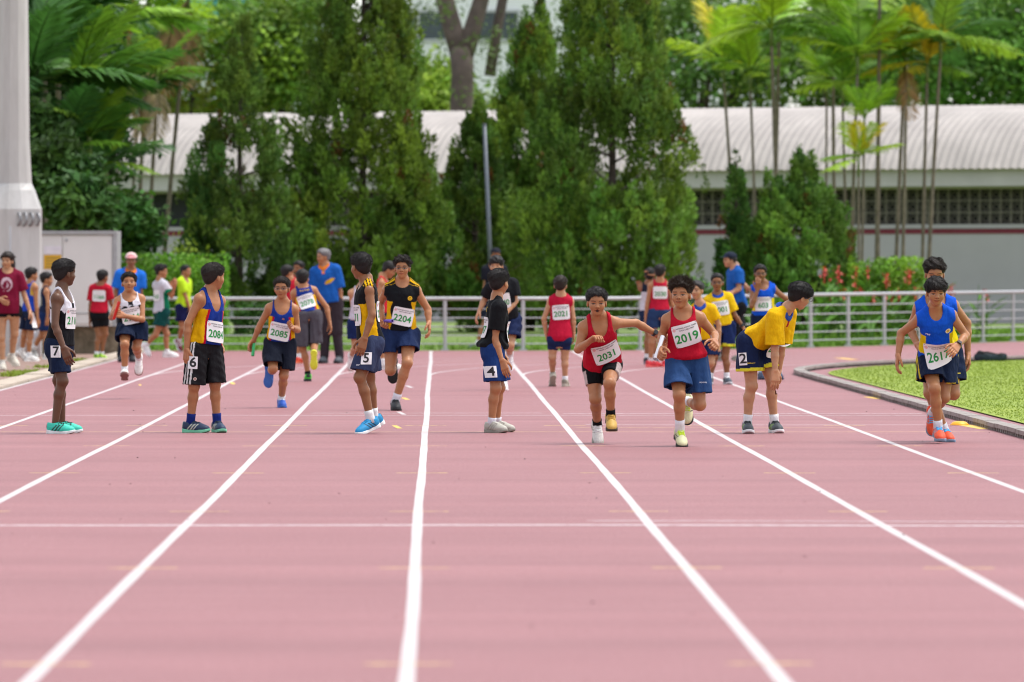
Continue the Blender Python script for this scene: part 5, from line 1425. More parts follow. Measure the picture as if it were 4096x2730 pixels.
# dark sports bag lying on the far bend
g = Grid((-.35, -.2, -.03), (.35, .2, .3), .009)
for p in (p_ell((-.10, 0, .06), (.13, .12, .09), k=.05), p_ell((.06, 0, .05), (.18, .12, .075), k=.05), p_ell((-.15, 0, .12), (.04, .07, .05), k=.03), p_ell((.20, .02, .07), (.07, .09, .06), k=.03)): g.add(p)
X_, Y_, Z_ = g.xyz(); g.D = np.maximum(g.D + cloth_noise(X_, Y_, Z_, 4, .009, .12), -Z_).astype(np.float32); v_, f_ = g.nets()
y = ground_depth(1448); bag = link('sports_bag', mesh_from('sports_bag', v_, f_, True, np.where((v_[:, 2] > .11)[:, None], np.array((.03, .03, .033)), np.array((.030, .045, .055)))), M_CLOTH, None, ((3958 - VPX) * y / FPX, y, .002)); tag(bag, 'slumped dark blue grey sports bag lying on the far bend', 'bag')
mb = MB(); mb.tube([(-.15, -.06, .14), (-.04, -.11, .15), (.08, -.11, .12), (.2, -.08, .1)], .009, 6); link('strap', mb.mesh('strap', True), plain('strap_black', (.02, .02, .02), .8), bag)
# ------------------------------------------------------------------ garment colours
def solid(c):
    c = np.array(srgb(c)); return lambda u, v, w: np.tile(c, (len(u), 1))
def sol2(c):
    c = np.array(srgb(c)); return lambda v, t, s, lat, fr, hem: np.tile(c, (len(v), 1))
C = lambda h: np.array(srgb(h))

def pat_white_black(u, v, w):            # white shoulders falling in points into a black body
    edge = .60 + .09 * np.abs(np.sin(u * 55 + 1)) + np.where(w < 0, -.18, 0)
    c = np.where((v > edge)[:, None], C('#e9e6ee'), C('#15151a'))
    c[(np.abs(u) < .018) & (w > 0) & (v > .70) & (v < .95)] = C('#17171d')
    c[(np.abs(u) > .075) & (v > .97)] = C('#15151a')
    c[(np.abs(v - .80 - u * 1.4) < .018) & (w < 0)] = C('#15151a')
    return c
def pat_tricolour(u, v, w):              # blue chest and back, red piping, yellow sides
    c = np.tile(C('#1d3a94'), (len(u), 1)); a = np.abs(u); k = .058 - .014 * np.clip((v - .5) / .4, 0, 1) + .012 * np.clip((.35 - v) / .35, 0, 1)
    lowv = v < .70
    c[(a > k) & lowv] = C('#c8102e'); c[(a > k + .013) & lowv] = C('#eab308')
    c[(v > .985) & (a < .06)] = C('#16296b')
    return c
def pat_black_yellow(u, v, w):
    c = np.tile(C('#17181c'), (len(u), 1)); a = np.abs(u); lowv = v < .66
    wave = .062 + .006 * np.sin(v * 16)
    c[(a > wave) & lowv & (w > -.035)] = C('#f0b90b')
    sh = (v > .90) & (a > .040); c[sh & (np.abs(np.mod(w * 60 + .5, 1) - .5) < .28) & (np.abs(w) < .03)] = C('#f0b90b')
    return c
def pat_blue_yellow(u, v, w):
    c = np.tile(C('#1559d6'), (len(u), 1)); a = np.abs(u)
    c[(a > .066) & (v < .60) & (v > .22)] = C('#f4d90c')
    return c
def pat_yellow(u, v, w):
    c = np.tile(C('#f2bd0c'), (len(u), 1))
    c[(np.abs(u) < .012) & (w > 0) & (v > .78)] = C('#b3122c'); return c
def pat_maroon(u, v, w):
    c = np.tile(C('#7c1233'), (len(u), 1)); x = u + .012; y = (v - .66) * .30
    r = np.hypot(x, y); an = np.arctan2(y, x)
    sw = (r < .055) & (r > .012) & (np.sin(r * 150 + an * 1.0) > -.25) & ((r > .034) | (an > -1.4)); c[sw & (w > 0)] = C('#d8b9c4'); return c
def pat_white_green(u, v, w):
    c = np.tile(C('#d6d2dc'), (len(u), 1)); c[(np.abs(u) > .052) & (w > -.02) & (v < .72)] = C('#12805a'); return c
def pat_polo(base, sleeve=None):
    def f(u, v, w):
        c = np.tile(C(base), (len(u), 1)); c[(np.abs(u) < .010) & (w > 0) & (v > .80)] = C('#e0752a'); return c
    return f
def pat_elder(u, v, w):
    c = np.tile(C('#1c5cb0'), (len(u), 1)); c[(np.abs(u) < .012) & (w > 0) & (v > .80)] = C('#e0752a')
    c[(((u - .045) / .042) ** 2 + ((v - .585 - (u - .045) * 1.2) / .055) ** 2 < 1) & (w > 0)] = C('#e5b21e'); return c
def pat_navy_top(u, v, w):
    c = np.tile(C('#1c2746'), (len(u), 1)); c[(np.abs(u) < .05) & (v > .35) & (v < .7)] = C('#8b8f86'); return c
def pat_blue_trim(u, v, w):
    c = np.tile(C('#2149b8'), (len(u), 1)); c[(np.abs(u) > .066) & (v > .6)] = C('#d9b23a'); return c

def hemband(base, hemc, wd=.09):
    b, h = C(base), C(hemc)
    def f(v, t, s, lat, fr, hem):
        c = np.tile(b, (len(v), 1)); c[t > hem - wd] = h; return c
    return f
def sidestripe(base, sc_, wd=.10):
    b, h = C(base), C(sc_)
    def f(v, t, s, lat, fr, hem):
        c = np.tile(b, (len(v), 1)); c[(lat > .6) & (np.abs(fr - .05) < wd)] = h; return c
    return f
def threestripe(v, t, s, lat, fr, hem):
    c = np.tile(C('#201f22'), (len(v), 1))
    for k in (-.30, 0, .30): c[(lat > .2) & (np.abs(fr - k - .12) < .075) & (s < 0)] = C('#e6e4e2')
    return c
def tightpanel(v, t, s, lat, fr, hem):
    c = np.tile(C('#131315'), (len(v), 1)); c[(lat > .60) & (t > .18) & (fr < .55) & (fr > .05 - (t - .2) * .4)] = C('#cbb9b4'); return c

NAVY, NAVY2 = '#16233f', '#1a2f5e'
W = ('#e4e2de', '#b9b6b2', '#eceae6', '#f2f2f2')
people = {}

# ---- boys waiting on the change-over line
people['seven'] = person('dark skinned boy in black and white singlet, lane card 7 on navy shorts', 'A', 1455, 1.43, (420, 850), (434, 465), (455, 338),
    [(445, 690, .6), (470, 850, -.5)], [(386, 700, -.5), (446, 858, -.6)], [(405, 1085, .3), (432, 1380, .3)], [(437, 1090, -.3), (384, 1388, -.3)],
    yaw=72, pyaw=72, hyaw=122, skin='dark', hair='short', shirt=dict(kind='singlet', hem=.02, loose=.012, off=.010, neck=(.24, .10, .056), pat=pat_white_black),
    shorts=dict(hem=.76, r=(.064, .067), pat=sol2(NAVY)), shoes=('#35c8ae', '#15201e', '#dfe4e2', '#111111'), sock=None,
    footL=(78, 0), footR=(70, 0), curl=(20, 22), card=('7', 388, 884, 10, .080, .098, 0), bib=[dict(num='2110', v=.52, tilt=0)], seed=3)
people['six'] = person('boy in blue, red and yellow singlet looking back, lane card 6 on striped black shorts', 'C', 1475, 1.41, (418, 820), (462, 408), (492, 285),
    [(525, 640, .8), (530, 800, -.4)], [(292, 640, -.2), (280, 838, -.3)], [(498, 1105, -.2), (513, 1352, .1)], [(338, 1120, -.2), (308, 1375, .2)],
    yaw=48, pyaw=45, hyaw=128, skin='tan', hair='short', haircol=(.018, .013, .011), shirt=dict(kind='singlet', hem=.06, loose=.022, neck=(.36, .10, .05), blouse=.006, pat=pat_tricolour),
    shorts=dict(hem=.97, r=(.070, .074), pat=threestripe, marks=[((.010, .014), 343, 1065, 15, .02, '#d8c9bd'), ((0, .008), 343, 1065, 15, .02, '#b98f86')]), shoes=('#1d3350', '#b9bfae', '#74c6a0', '#16263a'), sock=('#1c2f7d', .085),
    footL=(18, 0), footR=(68, 0), curl=(20, 35), card=('6', 327, 940, 12, .076, .104, -3), bib=[dict(num='2084', v=.30, tilt=-3, u=.005)], seed=5)
people['five'] = person('boy on tiptoe in black and yellow sleeveless shirt, lane card 5 on slate blue shorts', 'E', 1482, 1.44, (622, 805), (592, 345), (552, 222),
    [(640, 585, -.4), (583, 765, -.5)], [(650, 590, .5), (610, 750, .2)], [(548, 1060, -.3), (630, 1350, .1)], [(618, 1060, .4), (655, 1340, .2)],
    yaw=-80, pyaw=-78, hyaw=-145, skin='brown', hair='short', shirt=dict(kind='sleeveless', hem=.04, loose=.014, neck=(.15, .06, .055), pat=pat_black_yellow, marks=[('RACK', .0, .80, .035, '#e5b312', True)]),
    shorts=dict(hem=.80, r=(.070, .075), pat=sol2('#38415f'), marks=[('CKP', 533, 965, -20, .018, '#dcdce4')]), shoes=('#1f8fc4', '#12202c', '#e9e9e6', '#2b9fd4'), sock=('#f2f2f2', .085),
    footL=(-52, 18), footR=(-62, 24), curl=(28, 28), flat='', toe='LR', card=('5', 597, 915, -14, .086, .100, 0), bib=[dict(num='2271', v=.48), dict(num='2271', v=.52, back=True)], seed=7)
people['four'] = person('boy in black T-shirt looking away, lane card 4 on blue shorts', 'G', 1472, 1.36, (338, 830), (372, 440), (385, 298),
    [(400, 720, .6), (410, 860, -.2)], [(352, 738, -.4), (404, 905, -.4)], [(388, 1120, .3), (368, 1360, .3)], [(357, 1125, -.3), (326, 1372, .1)],
    yaw=98, pyaw=92, hyaw=148, skin='tan', hair='short', shirt=dict(kind='tee', hem=.05, loose=.022, sleeve=.72, neck=(.10, .03, .050), blouse=.022, pat=solid('#191a1d'), marks=[('JY', -.02, .82, .045, '#e8c513', True), ('D', -.045, .55, .045, '#e8c513', True)]),
    shorts=dict(hem=.82, r=(.070, .076), pat=sol2('#1d3a74')), shoes=('#b6b2a6', '#8d897e', '#8f8b80', '#c9c6bc'), sock=('#ece9f2', .055),
    footL=(62, 0), footR=(48, 0), curl=(25, 18), card=('4', 322, 996, 16, .084, .096, 3), bib=[dict(num='2347', v=.40), dict(num='2347', v=.45, back=True)], seed=9)
people['two'] = person('boy in yellow polo shirt bent over hand on knee, lane card 2', 'L', 1478, 1.47, (510, 790), (752, 545), (862, 432),
    [(715, 840, .7), (700, 1000, .2)], [(668, 840, -.5), (668, 1000, -.2)], [(642, 1080, -.3), (666, 1365, .2)], [(488, 1120, -.2), (458, 1360, .1)],
    yaw=62, pyaw=50, lean=-.16, hyaw=118, hpitch=15, hroll=14, skin='light', hair='bowl', haircol=(.010, .009, .009), shirt=dict(kind='tee', hem=.10, loose=.026, sleeve=.86, sleeve_flare=.012, neck=(.10, .03, .05), pat=pat_yellow), collar='#2d4fa8',
    shorts=dict(hem=.66, r=(.073, .084), pat=hemband('#182548', '#e8de3a', .075), marks=[('ADMIRALTY', 480, 944, 25, .014, '#d9b92a')]), shoes=('#3b4247', '#7fae3a', '#e4e4e2', '#22272a'), sock=('#f4f4f6', .075),
    footL=(12, 0), footR=(2, 0), curl=(25, 22), card=('2', 424, 912, 5, .060, .104, 4), bib=[dict(num='2010', v=.32)], glasses=True, seed=11, palm={'R': (-.3, .9, -.1)}, hs=1.0)

# ---- runners with and without batons
people['r2031'] = person('boy in red singlet with number 2031 lunging and reaching back for the baton', 'I', 1482, 1.40, (305, 885), (278, 530), (262, 402),
    [(565, 560, .6), (712, 640, .5)], [(118, 762, -.2), (212, 692, -.9)], [(352, 1020, -.9), (372, 1270, .4)], [(250, 1140, -.3), (272, 1325, .8)],
    yaw=4, pyaw=2, lean=-.20, hyaw=2, hpitch=6, skin='tan', hair='short', haircol=(.022, .02, .02), shirt=dict(kind='singlet', hem=-.02, loose=.022, neck=(.30, .08, .046), pat=solid('#c01630'), hemcurve=.02),
    shorts=dict(hem=.58, r=(.064, .052), off=.008, tight=True, pat=tightpanel), shoes=('#c9a24a', '#8a6a28', '#3a2c18', '#b88d3a'), shoeR=('#d9d6cf', '#b5b1a8', '#9a958a', '#ededed'), sock=('#16161a', .055),
    footL=(3, 22), footR=(6, 48), flat='', toe='R', curl=(55, 45), bib=[dict(num='2031', v=.40, u=.02, tilt=14, w=.215, h=.155, size=.078)], mouth='open', watch='L', seed=13, palm={'R': (.2, -.2, -1), 'L': (.2, -.6, -.6)})
people['r2019'] = person('spiky haired boy in red singlet with number 2019 carrying the silver baton', 'I', 1502, 1.42, (948, 850), (922, 482), (905, 345),
    [(1166, 650, .5), (1158, 700, -1)], [(762, 665, .3), (742, 758, -.9)], [(1048, 1185, -.5), (968, 1165, 1)], [(885, 1110, -.9), (903, 1390, .5)],
    yaw=-4, pyaw=2, lean=-.08, hyaw=-14, hpitch=-3, skin='tan', hair='spiky', haircol=(.028, .019, .013), shirt=dict(kind='singlet', hem=.08, loose=.018, neck=(.15, .07, .052), blouse=.012, pat=solid('#bf1530')),
    shorts=dict(hem=.74, r=(.070, .080), off=.012, pat=sol2('#2b4a7a'), marks=[('SCHOOL', 1075, 1015, 12, .014, '#d5d9e4')]), shoes=('#d8d6a8', '#20241c', '#23221f', '#c4e020'), sock=('#f2f0f4', .10),
    footL=(-8, 62), footR=(8, 22), flat='', toe='R', curl=(75, 70), bib=[dict(num='2019', v=.60, u=.012, tilt=12, size=.092)], seed=17, palm={'L': (-.7, .2, -.6), 'R': (.5, -.3, -.4)}, hs=1.02)
people['r2611'] = person('boy in blue sleeveless shirt with number 2617 running along the kerb, watch on wrist', 'M', 1478, 1.40, (668, 825), (652, 468), (658, 325),
    [(890, 655, .4), (808, 732, -1)], [(398, 640, .7), (366, 805, -.3)], [(712, 1130, -.5), (650, 1255, 1)], [(630, 1060, -.9), (682, 1368, .6)],
    yaw=2, pyaw=4, lean=-.23, hyaw=3, hpitch=8, skin='tan', hair='bowl', haircol=(.014, .012, .011), shirt=dict(kind='sleeveless', hem=.05, loose=.018, neck=(.14, .04, .038), pat=pat_blue_yellow, marks=[((.016, .021), .058, .68, .02, '#f0eedd', False), ((.0, .0155), .058, .68, .02, '#e9b91c', False), ((.0, .006), .058, .68, .02, '#1a3f9c', False), ('FBT', -.055, .66, .022, '#dfe5f2', False)]),
    shorts=dict(hem=.66, r=(.068, .077), off=.012, pat=sidestripe(NAVY, '#e8d414', .07), marks=[('SEMBAWANG', 735, 1018, 8, .013, '#d9be2a')]), shoes=('#e8552f', '#8f9fae', '#7d95a8', '#4fb4e8'), sock=('#efeff4', .07),
    footL=(0, 75), footR=(4, 12), flat='', curl=(22, 25), bib=[dict(num='2617', v=.33, u=-.01, tilt=5)], watch='L', seed=19, palm={'L': (.1, .9, .1)}, airborne=.03)
people['behind'] = person('taller boy in blue sleeveless shirt running right behind another boy', 'M', 1466, 1.52, (690, 800), (652, 385), (648, 185),
    [(902, 560, .5), (900, 790, -.4)], [(468, 600, .5), (505, 725, -.8)], [(785, 1100, -.4), (772, 985, 1)], [(600, 1095, -.8), (730, 1395, .5)],
    yaw=0, lean=-.06, hyaw=0, hpitch=12, skin='tan', hair='curly', haircol=(.020, .015, .012), shirt=dict(kind='sleeveless', hem=.08, loose=.016, neck=(.2, .05, .052), pat=pat_blue_yellow),
    shorts=dict(hem=.66, r=(.072, .078), pat=sidestripe(NAVY, '#e8d414', .07), marks=[('SEMBAWANG', 808, 945, 12, .014, '#d9be2a')]), shoes=('#e8552f', '#8f9fae', '#6f8aa0', '#4fb4e8'), sock=('#efeff4', .06),
    footL=(0, 80), footR=(12, 4), flat='R', curl=(28, 60), seed=23)
people['r2085'] = person('boy with glasses in tricolour singlet with number 2085 holding green baton', 'C', 1285, 1.40, (995, 795), (1012, 488), (1008, 372),
    [(1128, 690, .2), (1085, 665, -1)], [(842, 650, .4), (792, 770, .3)], [(1024, 1040, -.5), (1002, 1205, .7)], [(945, 985, -.8), (918, 1005, 1)],
    yaw=2, lean=-.06, hyaw=-8, skin='tan', hair='short', haircol=(.022, .017, .014), shirt=dict(kind='singlet', hem=.08, loose=.016, neck=(.28, .08, .058), pat=pat_tricolour, marks=[('m', .012, .66, .03, '#d98a1c', False)]),
    shorts=dict(hem=.82, r=(.072, .076), pat=sol2('#171c2b')), shoes=('#1d55b8', '#133a80', '#3566b4', '#dfe6ee'), sock=('#efeff2', .06),
    footL=(6, 4), footR=(-20, 85), flat='L', curl=(30, 70), bib=[dict(num='2085', v=.34, u=-.008, tilt=-8)], glasses=True, seed=29, palm={'L': (-.2, -1, .2), 'R': (.4, -.5, 0)})
people['r2204'] = person('tall boy with glasses in black and yellow sleeveless shirt with number 2204 holding purple baton', 'E', 1306, 1.58, (852, 735), (866, 348), (868, 232),
    [(1060, 545, .3), (1068, 642, -.3)], [(700, 500, .8), (715, 618, -.8)], [(905, 950, -.8), (815, 1215, .5)], [(778, 1005, -.3), (795, 960, 1)],
    yaw=2, lean=-.06, hyaw=-6, hpitch=-2, skin='tan', hair='curly', haircol=(.020, .015, .013), shirt=dict(kind='sleeveless', hem=.10, loose=.012, neck=(.10, .04, .044), pat=pat_black_yellow, marks=[((.012, .022), .05, .74, .02, '#e5b312', False), ((0, .008), .05, .74, .02, '#e5b312', False)]),
    shorts=dict(hem=.52, r=(.074, .080), pat=sol2('#1c2c52')), shoes=('#15171b', '#2a2d33', '#101114', '#1c1e22'), sock=('#e9e7ee', .075),
    footL=(5, 4), footR=(0, 85), flat='L', curl=(25, 65), bib=[dict(num='2204', v=.38, u=.010, tilt=-10)], glasses=True, seed=31, palm={'R': (.3, -.6, -.2)})
people['runner_white'] = person('boy in black and white singlet in mid stride clutching a red baton', 'B', 1690, 1.40, (548, 935), (515, 615), (512, 478),
    [(655, 860, -1), (470, 822, -1)], [(335, 838, -.8), (352, 806, -1)], [(592, 1150, -.2), (600, 1270, 1)], [(480, 1120, -.9), (463, 1410, .5)],
    yaw=6, hyaw=4, hpitch=-10, skin='tan', hair='short', shirt=dict(kind='singlet', hem=.04, loose=.014, neck=(.22, .06, .056), pat=pat_white_black),
    shorts=dict(hem=.66, r=(.074, .082), pat=sol2('#13203a')), shoes=('#ecebe6', '#cfcac4', '#8a6a62', '#f2f2f2'), sock=('#f4f4f6', .07),
    footL=(0, 70), footR=(2, -16), flat='', curl=(35, 65), bib=[dict(num='2164', v=.36, u=-.005, tilt=6)], seed=37, sharp=True, palm={'L': (0, .8, -.3), 'R': (.8, .2, .1)}, handdir={'R': (.35, -.75, .3)}, airborne=.2)

# ---- people further back
people['woman'] = person('woman in maroon T-shirt with pale swirl and black shorts holding white paper', 'A2', 1392, 1.64, (82, 765), (82, 352), (78, 248),
    [(252, 600, .2), (312, 770, -.5)], [(-65, 590, .4), (20, 650, -.9)], [(150, 1010, .2), (120, 1245, .5)], [(15, 1050, -.2), (28, 1330, 0)],
    yaw=0, hyaw=-18, skin='light', hair='long', haircol=(.02, .013, .010), shirt=dict(kind='tee', hem=-.08, loose=.035, sleeve=.80, neck=(.10, .03, .048), pat=pat_maroon),
    shorts=dict(hem=.25, r=(.07, .074), pat=sol2('#17171b')), shoes=('#cfc7b8', '#a79f90', '#d9d2c4', '#e5e0d6'), sock=('#dcd6cc', .05), footL=(35, 22), footR=(5, 0), flat='R', sharp=False, seed=41)
people['blue_singlet'] = person('boy in blue singlet with gold armholes walking away beside the white cabinet', 'A2', 1300, 1.40, (312, 800), (322, 482), (335, 395),
    [(290, 690, .4), (300, 850, 0)], [(378, 690, -.4), (392, 860, -.3)], [(250, 1030, .4), (225, 1195, .4)], [(315, 1040, -.2), (302, 1250, 0)],
    yaw=128, hyaw=110, skin='tan', shirt=dict(kind='singlet', hem=.08, loose=.014, pat=pat_blue_trim), shorts=dict(hem=.72, pat=sol2(NAVY)), shoes=W, footL=(120, 40), footR=(120, 0), flat='R', sharp=False, seed=43)
people['navy_singlet'] = person('boy in navy singlet with pale number patch walking toward the white cabinet', 'A2', 1278, 1.36, (468, 825), (482, 530), (492, 442),
    [(470, 690, .4), (480, 840, 0)], [(505, 690, -.4), (495, 850, -.3)], [(430, 1030, .3), (352, 1165, .4)], [(490, 1040, -.2), (490, 1225, 0)],
    yaw=100, hyaw=88, skin='tan', shirt=dict(kind='singlet', hem=.08, loose=.014, pat=pat_navy_top), shorts=dict(hem=.72, pat=sol2(NAVY2)), shoes=('#cfcfca', '#20242c', '#e0e0da', '#333333'), footL=(95, 55), footR=(95, 0), flat='R', sharp=False, seed=47)
people['red_tee'] = person('boy in red T-shirt and black shorts seen from behind, neon green shoes', 'B', 1282, 1.38, (205, 795), (215, 500), (240, 418),
    [(108, 710, .2), (104, 850, 0)], [(322, 690, .3), (368, 765, .6)], [(198, 1030, 0), (172, 1195, 0)], [(262, 1010, .3), (222, 1175, .3)],
    yaw=168, hyaw=140, skin='brown', shirt=dict(kind='tee', hem=.02, loose=.018, sleeve=.75, pat=solid('#c21a33')), shorts=dict(hem=.62, r=(.062, .055), tight=True, off=.008, pat=sol2('#17191d')), shoes=('#a8d83c', '#5f8a1e', '#3c4a78', '#d6f07a'), sock=('#f0f0f4', .06),
    footL=(175, 0), footR=(150, 10), sharp=False, bib=[dict(num='1166', v=.62, back=True, heading=False)], seed=53)
people['cap_man'] = person('man in blue polo shirt with orange placket and pink and white cap', 'B', 1305, 1.70, (505, 715), (530, 352), (535, 245),
    [(632, 560, 0), (640, 715, 0)], [(378, 560, 0), (392, 720, 0)], [(560, 1000, 0), (545, 1270, 0)], [(462, 1000, 0), (428, 1265, 0)],
    yaw=8, hyaw=4, skin='brown', cap=('#e9c9c6', '#e8a3a6'), hair='crop', shirt=dict(kind='tee', hem=-.05, loose=.03, sleeve=.85, neck=(.12, .03, .05), pat=pat_polo('#2270d6')), collar='#e07a2c',
    shorts=dict(hem=1.95, r=(.064, .050), pat=sol2('#20222c'), name='trousers'), shoes=('#24242a', '#1a1a1e', '#2c2c30', '#222222'), sharp=False, seed=59, fat=1.1)
people['white_green'] = person('boy in white T-shirt with green side panel and dark green shorts walking by the fence', 'B', 1258, 1.48, (858, 790), (838, 455), (856, 360),
    [(870, 640, .3), (930, 540, .5)], [(958, 618, -.2), (985, 530, -.3)], [(905, 1010, -.1), (912, 1195, 0)], [(790, 1020, .1), (692, 1130, .2)],
    yaw=120, hyaw=75, skin='tan', hair='curly', shirt=dict(kind='tee', hem=.0, loose=.02, sleeve=.70, pat=pat_white_green), shorts=dict(hem=.60, r=(.07, .078), pat=sol2('#0f4a46')), shoes=('#ecebea', '#d2d0cc', '#f0efec', '#ffffff'), sock=('#f0f0f0', .05),
    footL=(85, 0), footR=(80, 55), flat='L', sharp=False, bib=[dict(num='1163', v=.55, back=True, heading=False)], seed=61)
people['neon'] = person('boy in neon yellow T-shirt and navy shorts walking along the hedge', 'B', 1200, 1.45, (1082, 735), (1090, 428), (1108, 358),
    [(1130, 630, .3), (1165, 740, .3)], [(1112, 640, -.3), (1152, 760, -.3)], [(1130, 960, 0), (1160, 1165, 0)], [(1065, 955, 0), (1035, 1090, .6)],
    yaw=62, hyaw=55, skin='tan', hair='crop', shirt=dict(kind='tee', hem=.02, loose=.02, sleeve=.7, pat=solid('#c6ef2c')), shorts=dict(hem=.66, r=(.07, .076), pat=sol2('#191d4a')), shoes=('#7a2b35', '#d8d8dc', '#dfe2ea', '#eeeeee'), footL=(60, 0), footR=(60, 60), flat='L', sharp=False, seed=67)
people['r2078'] = person('boy running away in tricolour singlet with 2078 on his back and long grey shorts', 'D', 1506, 1.42, (715, 820), (662, 535), (655, 432),
    [(545, 690, .2), (560, 830, .6)], [(905, 730, 0), (938, 890, -.4)], [(655, 1160, 0), (712, 1420, 0)], [(778, 1120, .5), (778, 1225, -1)],
    yaw=188, hyaw=172, lean=.06, skin='tan', hair='short', shirt=dict(kind='singlet', hem=.10, loose=.014, neck=(.1, .05, .05), pat=pat_tricolour, marks=[('RULANG', 0, .88, .032, '#b9922a', True)]),
    shorts=dict(hem=.97, r=(.074, .080), pat=sol2('#55525a')), shoes=('#3fcf2f', '#1d2a1c', '#20261f', '#8cf07a'), shoeR=('#c9cf2a', '#3c4a14', '#d8dc3a', '#e6ee55'), sock=('#15181a', .05),
    footL=(185, 0), footR=(180, 78), flat='L', bib=[dict(num='2078', v=.48, back=True, tilt=8)], sharp=False, seed=71)
people['red_head'] = person('boy in red shirt and orange shoes half hidden behind the boy in long grey shorts', 'D', 1318, 1.40, (560, 770), (528, 450), (502, 372),
    [(530, 620, 0), (560, 760, 0)], [(600, 620, 0), (610, 760, 0)], [(570, 1000, 0), (580, 1230, 0)], [(600, 1000, 0), (610, 1230, 0)], yaw=150, hyaw=120, skin='tan', hair='short',
    shirt=dict(kind='singlet', hem=.02, loose=.016, pat=solid('#d0283c')), shorts=dict(hem=.7, pat=sol2('#2b3f66')), shoes=('#ff5a3c', '#d8402a', '#ff7a50', '#ffffff'), sharp=False, seed=73)
people['dark_head'] = person('boy with dark hair standing behind the boy in red shirt and orange shoes', 'D', 1296, 1.42, (625, 735), (618, 412), (612, 325),
    [(690, 590, 0), (690, 730, 0)], [(560, 590, 0), (560, 730, 0)], [(650, 980, 0), (650, 1210, 0)], [(600, 980, 0), (600, 1210, 0)], yaw=10, hyaw=-30, skin='brown', hair='short',
    shirt=dict(kind='tee', hem=.02, pat=solid('#c02a3c')), shorts=dict(hem=.7, pat=sol2('#2b3f66')), shoes=W, sharp=False, seed=79)
people['elder'] = person('grey haired man in blue polo shirt with yellow patch and dark trousers', 'D', 1318, 1.72, (935, 685), (885, 305), (868, 205),
    [(1052, 590, 0), (1052, 770, -.2)], [(768, 560, 0), (800, 700, -.5)], [(1012, 985, 0), (1042, 1260, 0)], [(895, 985, 0), (882, 1265, 0)],
    yaw=-14, hyaw=-62, skin='tan', hair='grey', haircol=(.16, .155, .16), shirt=dict(kind='tee', hem=.0, loose=.035, sleeve=.85, neck=(.20, .03, .05), vneck=True, pat=pat_elder), collar='#e07a2c',
    shorts=dict(hem=1.95, r=(.066, .050), pat=sol2('#3a3238'), name='trousers'), shoes=('#454a52', '#33373e', '#2c2f34', '#333333'), sharp=False, seed=83, fat=1.12)
people['red_stoop'] = person('boy in red singlet and dark shorts stooping behind the runner with the purple baton', 'E', 1000, 1.50, (745, 600), (722, 312), (772, 248),
    [(790, 430, .3), (850, 520, .3)], [(680, 450, -.3), (700, 580, -.3)], [(770, 790, 0), (770, 950, 0)], [(720, 790, 0), (720, 950, 0)], yaw=80, hyaw=80, hpitch=25, skin='tan', hair='short',
    shirt=dict(kind='singlet', hem=.10, loose=.016, pat=solid('#e0303c')), shorts=dict(hem=.6, pat=sol2('#20283c')), shoes=W, sharp=False, seed=89)
people['white_runner'] = person('runner in white top and navy shorts striding behind the boy with lane card 5', 'E', 1060, 1.45, (548, 655), (560, 392), (572, 292),
    [(620, 520, 0), (640, 640, 0)], [(495, 510, .2), (505, 620, -.5)], [(600, 830, 0), (595, 1010, 0)], [(515, 830, 0), (478, 905, .8)], yaw=5, hyaw=0, skin='light', hair='short',
    shirt=dict(kind='singlet', hem=.10, loose=.016, pat=solid('#d8d0dc')), shorts=dict(hem=.66, pat=sol2('#1b2a58')), shoes=('#e0d8d6', '#c8beb8', '#b09088', '#ffffff'), footR=(0, 75), flat='L', sharp=False, seed=97)
people['black_runner'] = person('boy in black T-shirt and navy shorts running behind the boy with lane card 4', 'H', 1516, 1.52, (432, 790), (372, 380), (328, 222),
    [(528, 590, 0), (425, 720, -.8)], [(205, 570, .3), (150, 690, -.3)], [(468, 1050, -.8), (470, 1150, 1)], [(360, 1080, -.2), (408, 1440, .2)],
    yaw=12, hyaw=-12, lean=-.1, skin='light', hair='bowl', shirt=dict(kind='tee', hem=.05, loose=.022, sleeve=.72, neck=(.08, .03, .05), pat=solid('#1a1b20')), shorts=dict(hem=.68, r=(.072, .08), pat=sol2('#17244a')), shoes=('#e4e2e4', '#bdbac0', '#efefef', '#ffffff'),
    footL=(0, 75), footR=(0, 5), flat='R', sharp=False, bib=[dict(num='2340', v=.55, u=-.03, heading=False)], seed=101)
people['dark_cap'] = person('man in dark shirt and cap standing with legs apart on the far grass edge', 'H', 1102, 1.70, (312, 545), (305, 215), (322, 105),
    [(400, 400, 0), (420, 540, 0)], [(215, 400, 0), (200, 540, 0)], [(430, 820, 0), (515, 1050, 0)], [(210, 820, 0), (125, 1050, 0)], yaw=0, hyaw=10, skin='tan', hair='crop', cap=('#22242e', '#22242e'),
    shirt=dict(kind='tee', hem=.0, loose=.03, sleeve=.8, pat=solid('#20222c')), shorts=dict(hem=.8, pat=sol2('#23283a')), shoes=('#5d6670', '#3e454e', '#6a727a', '#888888'), footL=(60, 0), footR=(-60, 0), sharp=False, seed=103)
